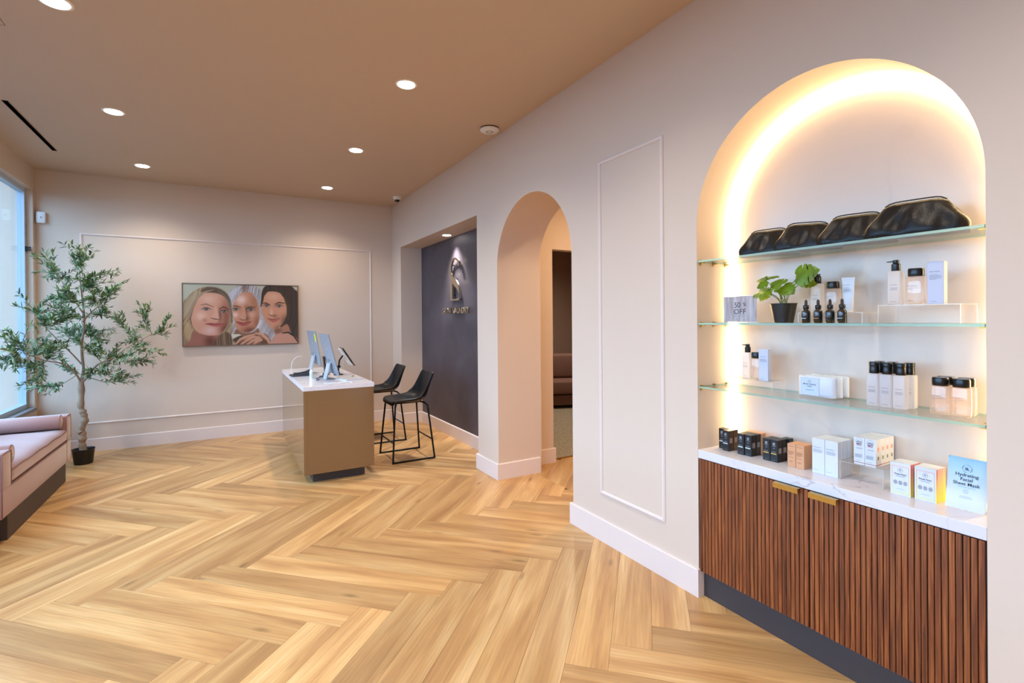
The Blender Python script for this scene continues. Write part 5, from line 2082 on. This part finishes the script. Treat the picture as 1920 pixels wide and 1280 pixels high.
AMB = M('dark_dropper_glass', '#101215', 0.12, coat=0.6)
BO = M('band_orange', '#c98a55', 0.5)
BB = M('band_blue', '#a9c2d0', 0.5)
for i, (y, band, nm) in enumerate(((1.2790, BB, 'leftmost small black dropper bottle, beside the potted plant'), (1.2260, BO, 'small black dropper bottle with an orange band'), (1.1760, INK_W, 'small black dropper bottle turned to show its text panel'), (1.1275, BB, 'rightmost small black dropper bottle of the row'))):
    t = thing('dropper_bottle', nm, 'bottle', (2.268, y, Z2))
    B().lathe([(.015, 0), (.0175, .0025), (.0178, .046), (.016, .053), (.0105, .058), (.0095, .062), (.009, .064)], seg=28).put('bottle_body', AMB, t, smooth=50)
    B().lathe([(.0105, .062), (.0118, .064), (.0118, .078), (.0105, .080), (.006, .080)], seg=24).put('collar', BLACK_PL, t, smooth=40)
    B().lathe([(.0055, .079), (.0062, .083), (.0058, .098), (.003, .1035), (.001, .104)], seg=16).put('rubber_bulb', M('rubber_dark', '#2a2120', 0.6), t, smooth=60)
    if i != 2:
        ring(t, -.0182, -.001, .045, .004, INK_W, .0004)
        strips(t, -.0182, [(-.009, .008, .036, .0010), (-.006, .006, .0335, .0010), (-.006, .003, .029, .0010)], INK_G)
        strips(t, -.0184, [(-.011, .010, .0195, .0030)], band, 'colour_band')
    else:
        strips(t, -.0182, [(-.012, .004, .046, .0013), (-.012, .008, .038, .0012), (-.012, .008, .034, .0012), (-.012, .010, .030, .0012), (-.012, .008, .026, .0012), (-.010, .0, .018, .0014), (-.010, -.002, .013, .0012)], INK_G)

# ---- 50% off card
sc_ = thing('sale_card', 'grey fifty percent off card in a clear stand on the middle shelf', 'sign', (2.300, 1.6350, Z2))
ck = NT('card_print')
_tc = ck.n('ShaderNodeTexCoord')
_w = ck.n('ShaderNodeTexNoise')
_w.inputs['Scale'].default_value = 1
_w.inputs['Detail'].default_value = 3
_mp = ck.n('ShaderNodeMapping')
_mp.inputs['Scale'].default_value = (1, 55, 7)
ck.l(_tc.outputs['Object'], _mp.inputs['Vector'])
ck.l(_mp.outputs[0], _w.inputs['Vector'])
_r = ck.n('ShaderNodeValToRGB')
_r.color_ramp.elements[0].position = .3
_r.color_ramp.elements[0].color = (*lin('#8f8384'), 1)
_r.color_ramp.elements[1].position = .7
_r.color_ramp.elements[1].color = (*lin('#c4bcc0'), 1)
ck.l(_w.outputs[0], _r.inputs[0])
ck.l(_r.outputs[0], ck.b.inputs['Base Color'])
B().box(0, .0012, -.094, .094, .004, .136).put('card', ck.m, sc_)
B().box(.0015, .0035, -.097, .097, .0015, .139).box(-.022, .034, -.100, .100, 0, .0015).put('stand', ACR_F, sc_)
text('50', .040, INK, sc_, (-.0006, .014, .090), squash=.95, spacing=.95)
text('%', .027, INK, sc_, (-.0006, -.027, .093))
text('OFF', .038, INK, sc_, (-.0006, .0, .056), squash=1.0, spacing=1.08)
strips(sc_, -.0003, [(-.034, .036, .034, .0014)], INK_G)

# ---- potted monstera
MG = NT('monstera_leaf')
_g = MG.n('ShaderNodeTexCoord')
_nz = MG.n('ShaderNodeTexNoise')
_nz.inputs['Scale'].default_value = 25
MG.l(_g.outputs['Object'], _nz.inputs['Vector'])
_rp = MG.n('ShaderNodeValToRGB')
_rp.color_ramp.elements[0].position = .3
_rp.color_ramp.elements[0].color = (*lin('#1f4f10'), 1)
_rp.color_ramp.elements[1].position = .75
_rp.color_ramp.elements[1].color = (*lin('#4c8a20'), 1)
MG.l(_nz.outputs[0], _rp.inputs[0])
MG.l(_rp.outputs[0], MG.b.inputs['Base Color'])
MG.b.inputs['Roughness'].default_value = .35
_tr = MG.n('ShaderNodeBsdfTranslucent')
_tr.inputs[0].default_value = (*lin('#b8d43a'), 1)
_ms = MG.n('ShaderNodeMixShader')
_ms.inputs[0].default_value = .38
MG.l(MG.b.outputs[0], _ms.inputs[1])
MG.l(_tr.outputs[0], _ms.inputs[2])
MG.l(_ms.outputs[0], MG.out.inputs[0])
po = thing('potted_monstera', 'small monstera plant in a black tapered pot on the middle shelf', 'plant', (2.325, 1.418, Z2))
B().lathe([(.036, 0), (.042, .001), (.0575, .089), (.060, .090), (.060, .093), (.056, .093), (.053, .085), (.001, .085)], seg=40).put('pot', M('pot_matt_black', '#1c1a19', 0.42), po, smooth=40)
B().lathe([(.001, .082), (.0535, .083), (.0535, .084), (.001, .087)], seg=24).put('soil', M('moss', '#3a3a20', 0.95, bump=1, bscale=90), po)


def mleaf(center, nrm, up, L, Wd):
    """heart shaped leaf with side notches and two small holes"""
    base = [(0, .02), (.18, -.10), (.36, -.06), (.48, .10), (.50, .24), (.30, .27), (.49, .33), (.47, .46), (.26, .46), (.42, .56), (.34, .70), (.20, .70), (.26, .80), (.12, .92), (0, 1.03)]
    pts = base+[(-a, c) for a, c in reversed(base[1:-1])]
    n = Vector(nrm).normalized()
    u = Vector(up)
    u = (u-n*u.dot(n)).normalized()
    s = u.cross(n)
    b = B()
    mid = [Vector((0, 0, 0))]
    N = len(pts)
    i0 = 0
    V = []
    for a, c in pts:
        V.append(tuple(u*(c-.35)*L+s*a*Wd-n*(abs(a)**1.5*.22*Wd+max(0, c-.5)**2*.30*L)))
    b.v = V+[tuple(u*(t-.35)*L+n*.002-n*(max(0, t-.5)**2*.30*L)) for t in (.02, .2, .4, .6, .8, .97)]
    half = len(base)
    mids = [half*2-2+k for k in range(6)]
    tm = (.02, .2, .4, .6, .8, .97)

    def near(c):
        return min(range(6), key=lambda k: abs(tm[k]-c-.04))
    for side in (0, 1):
        idx = list(range(0, half)) if side == 0 else [0]+[N-1-k for k in range(half-2)]+[half-1]
        for k in range(len(idx)-1):
            a, c = idx[k], idx[k+1]
            m1, m2 = mids[near(pts[a][1])], mids[near(pts[c][1])]
            if m1 == m2:
                f = [a, c, m1]
            else:
                f = [a, c, m2, m1]
            b.f.append(f if side == 0 else f[::-1])
            b.mi.append(0)
    me = b.mesh('leaf', smooth=180, recalc=False, solid=0)
    return me, V


# leaves: centre (local x,y,z), facing normal, tip direction, length, width
LV = [((-.01, .075, .222), (-.35, .1, 1), (-.1, -.9, .0), .085, .080),
      ((-.03, .085, .196), (-.9, .3, .35), (-.1, .8, -.3), .060, .060),
      ((-.055, .070, .150), (-.6, .1, .85), (-.3, -.85, -.25), .078, .080),
      ((-.01, .090, .140), (-.9, -.1, .45), (.0, .35, -.9), .050, .055),
      ((-.06, -.010, .185), (-.75, .1, .7), (-.1, .75, .5), .070, .070),
      ((-.055, -.050, .160), (-.8, .0, .6), (-.15, -.75, -.55), .068, .066),
      ((-.045, -.125, .222), (-.95, .1, .2), (-.1, -.80, .2), .088, .090),
      ((.0, -.098, .190), (-.7, .1, -.5), (-.1, -.75, -.35), .075, .070),
      ((.02, .02, .165), (-.4, 0, .9), (.1, -.8, -.1), .065, .055),
      ((.03, -.06, .200), (-.5, 0, .8), (.2, .7, .5), .045, .040)]
for c, n, u, L, w in LV:
    me, _ = mleaf(c, n, u, L*1.16, w*1.18)
    lo = link('leaf', me, MG.m, po, c)
stb = M('stem_green', '#6c7f2a', 0.5)
for k, (c, n, u, L, w) in enumerate(LV):
    cv = Vector(c)-Vector(u).normalized()*L*.35
    a = 2*PI*k/len(LV)
    b0 = Vector((.012*math.cos(a), .012*math.sin(a), .083))
    B().tube(ribbon([tuple(b0), tuple(b0*.6+cv*.4+Vector((0, -cv.y*.15, .012))), tuple(cv)], 6), .0018, 6).put('stem', stb, po, smooth=80)

# ---- lowest shelf
Z3 = S3+.0004
riser('clear acrylic riser at the left of the lowest shelf', 2.320, 2.425, 1.470, 1.725, Z3, .050)
tall_bottle('pump lotion bottle on the left riser of the lowest shelf', 2.370, 1.640, Z3+.0504, 'pump', .044)
wide_bottle('small clear toner bottle on the left riser of the lowest shelf', 2.360, 1.582, Z3+.0504, .056)
bx_ = carton('lotion_carton', .050, .032, .157, M('card_lilac2', '#c3c9de', 0.5), 'upright white product carton on the left riser of the lowest shelf', loc=(2.328, 1.5260, Z3+.0504))
strips(bx_, -.0002, [(-.018, .014, .119, .0016), (-.018, .008, .107), (-.018, .018, .103), (-.018, .018, .099), (-.018, .018, .095), (-.018, .004, .008)], INK_G)

WIPE = M('wipes_foil', '#ccd3e0', 0.28)
WLAB = M('wipes_label', '#bfcde4', 0.35)
BLUE_I = M('ink_blue', '#7fb0d6', 0.5)
for k in range(3):
    t = thing('wipes_pack', ('front pack of cleansing wipes, label facing out', 'middle pack of cleansing wipes', 'rearmost pack of cleansing wipes')[k], 'pack', (2.338+k*.043, 1.270-.006*k, Z3), group=None)
    b = B()
    n1, n2 = 17, 16

    def Pw(i, j):
        s = i/(n1-1)*2-1
        a = 2*PI*j/n2
        e = max(.04, (1-abs(s)**5))**.6
        hx_ = .021*e
        hz_ = .0475*(1-.03*abs(s)**8)
        ca, sa = math.cos(a), math.sin(a)
        px = math.copysign(abs(ca)**.5, ca)*hx_
        pz = math.copysign(abs(sa)**.45, sa)*hz_
        return (px+.0016*math.sin(s*9+k)*(abs(s) > .7), -s*.081, .0495+pz+.0012*math.sin(j*2+i))
    for i in range(n1):
        for j in range(n2):
            b.v.append(Pw(i, j))
    for i in range(n1-1):
        for j in range(n2):
            q = (j+1) % n2
            b.f.append([i*n2+j, i*n2+q, (i+1)*n2+q, (i+1)*n2+j])
            b.mi.append(0)
    b.f.append(list(range(n2)))
    b.f.append([(n1-1)*n2+j for j in range(n2)])
    b.mi += [0, 0]
    b.put('foil', WIPE, t, smooth=60)
    if k == 0:
        B().box(-.0232, -.0216, -.020, .062, .010, .090).put('label_panel', WLAB, t, bevel=.0008)
        ring(t, -.0233, -.022, .073, .006, INK, .0004)
        text('SL', .005, INK, t, (-.0237, .022, .073))
        text('Micellar Cleansing', .0085, INK, t, (-.0237, .022, .060), squash=.9, bold=.0001)
        text('Cloths', .0085, INK, t, (-.0237, .022, .050), squash=.9, bold=.0001)
        strips(t, -.0233, [(-.040, -.002, .032, .0035)], BLUE_I, 'blue_line')
for r in range(2):
    for c in range(3):
        tall_bottle(f'{("front", "rear")[r]} {("left", "middle", "right")[c]} white disc-cap lotion bottle of the six on the lowest shelf', 2.317+r*.047+c*.001, (1.0310, .9845, .9375)[c]-.010*r*(c == 2)+.0*r, Z3, 'disc', .0445)
for r in range(2):
    for c in range(2):
        wide_bottle(f'{("front", "rear")[r]} {("left", "right")[c]} clear toner bottle of the four ending the lowest shelf', 2.318+r*.050, (.8115, .7500)[c]+(.0015*r), Z3, .058)


# ---- black pouches on the top shelf
PLEA = M('pouch_leather', '#070609', 0.36, spec=0.36, bump=0.35, bscale=180)
for k, (y, x, rz, ln, lab) in enumerate(((1.520, 2.370, -24, .272, 'leftmost black leather pouch on the top shelf'), (1.322, 2.360, -24, .278, 'second black leather pouch from the glowing left edge of the top shelf'), (1.110, 2.350, -23, .288, 'third black leather pouch, next to the largest-looking one'), (.890, 2.325, -19, .318, 'rightmost and nearest black leather pouch on the top shelf'))):
    t = thing('leather_pouch', lab, 'pouch', (x, y, S1+.0004), math.radians(-rz))
    rr_ = random.Random(20+k)
    ph = [rr_.uniform(0, 6) for _ in range(6)]
    n1, n2 = 33, 24
    H = .134 if k < 3 else .145
    b = B()

    def Pp(i, j):
        # i around the length, j up the height, two shells
        s = (i/(n1-1))*2-1
        tt = j/(n2-1)
        side = 1 if tt < .5 else -1          # front shell going up, back shell coming down
        h = tt*2 if tt < .5 else (1-tt)*2    # 0 bottom, 1 top
        half = ln/2*(1.0-.40*h**1.5-.02*(1-h)**4)
        thick = .041*(1-h**1.7)*(1-abs(s)**6*.75)+.0025
        dent = 1-.14*math.exp(-((s+.35)/.22)**2)*math.sin(PI*min(1, h*1.2))-.12*math.exp(-((s-.55)/.2)**2)*math.sin(PI*h)
        zz = H*h*(1-.03*s*math.sin(ph[0]))*(1-.10*abs(s)**6)
        if h < .12:
            thick *= (.72+.28*h/.12)
        w_ = .0022*math.sin(s*7+ph[1]+h*5)+.0018*math.sin(s*13+ph[2]-h*6)
        w_ *= math.sin(PI*min(1, h+.05))
        bulge = .012*math.exp(-((h-.35)/.22)**2)
        ss = s*half+math.copysign(bulge*abs(s)**3, s)
        return (-side*(thick*dent+w_), -ss, zz)
    for i in range(n1):
        for j in range(n2):
            b.v.append(Pp(i, j))
    for i in range(n1-1):
        for j in range(n2):
            q = (j+1) % n2
            b.f.append([i*n2+j, i*n2+q, (i+1)*n2+q, (i+1)*n2+j])
            b.mi.append(0)
    b.f.append(list(range(n2)))
    b.f.append([(n1-1)*n2+j for j in range(n2)])
    b.mi += [0, 0]
    b.put('leather_body', PLEA, t, smooth=70)
    zt_ = [(0, -((i/12)*2-1)*ln/2*.59, H*(1-.03*((i/12)*2-1)*math.sin(ph[0]))*(1-.10*abs((i/12)*2-1)**6)+.001) for i in range(13)]
    B().tube(zt_, .0028, 6).put('zip', M('zip_black', '#0a0a0b', 0.5), t, smooth=80)
    e = zt_[0] if k != 3 else zt_[0]
    B().box(-.004, .004, e[1]-.002, e[1]+.022, e[2]-.034, e[2]-.029).put('zip_pull', BLACK_MT, t, bevel=.001)
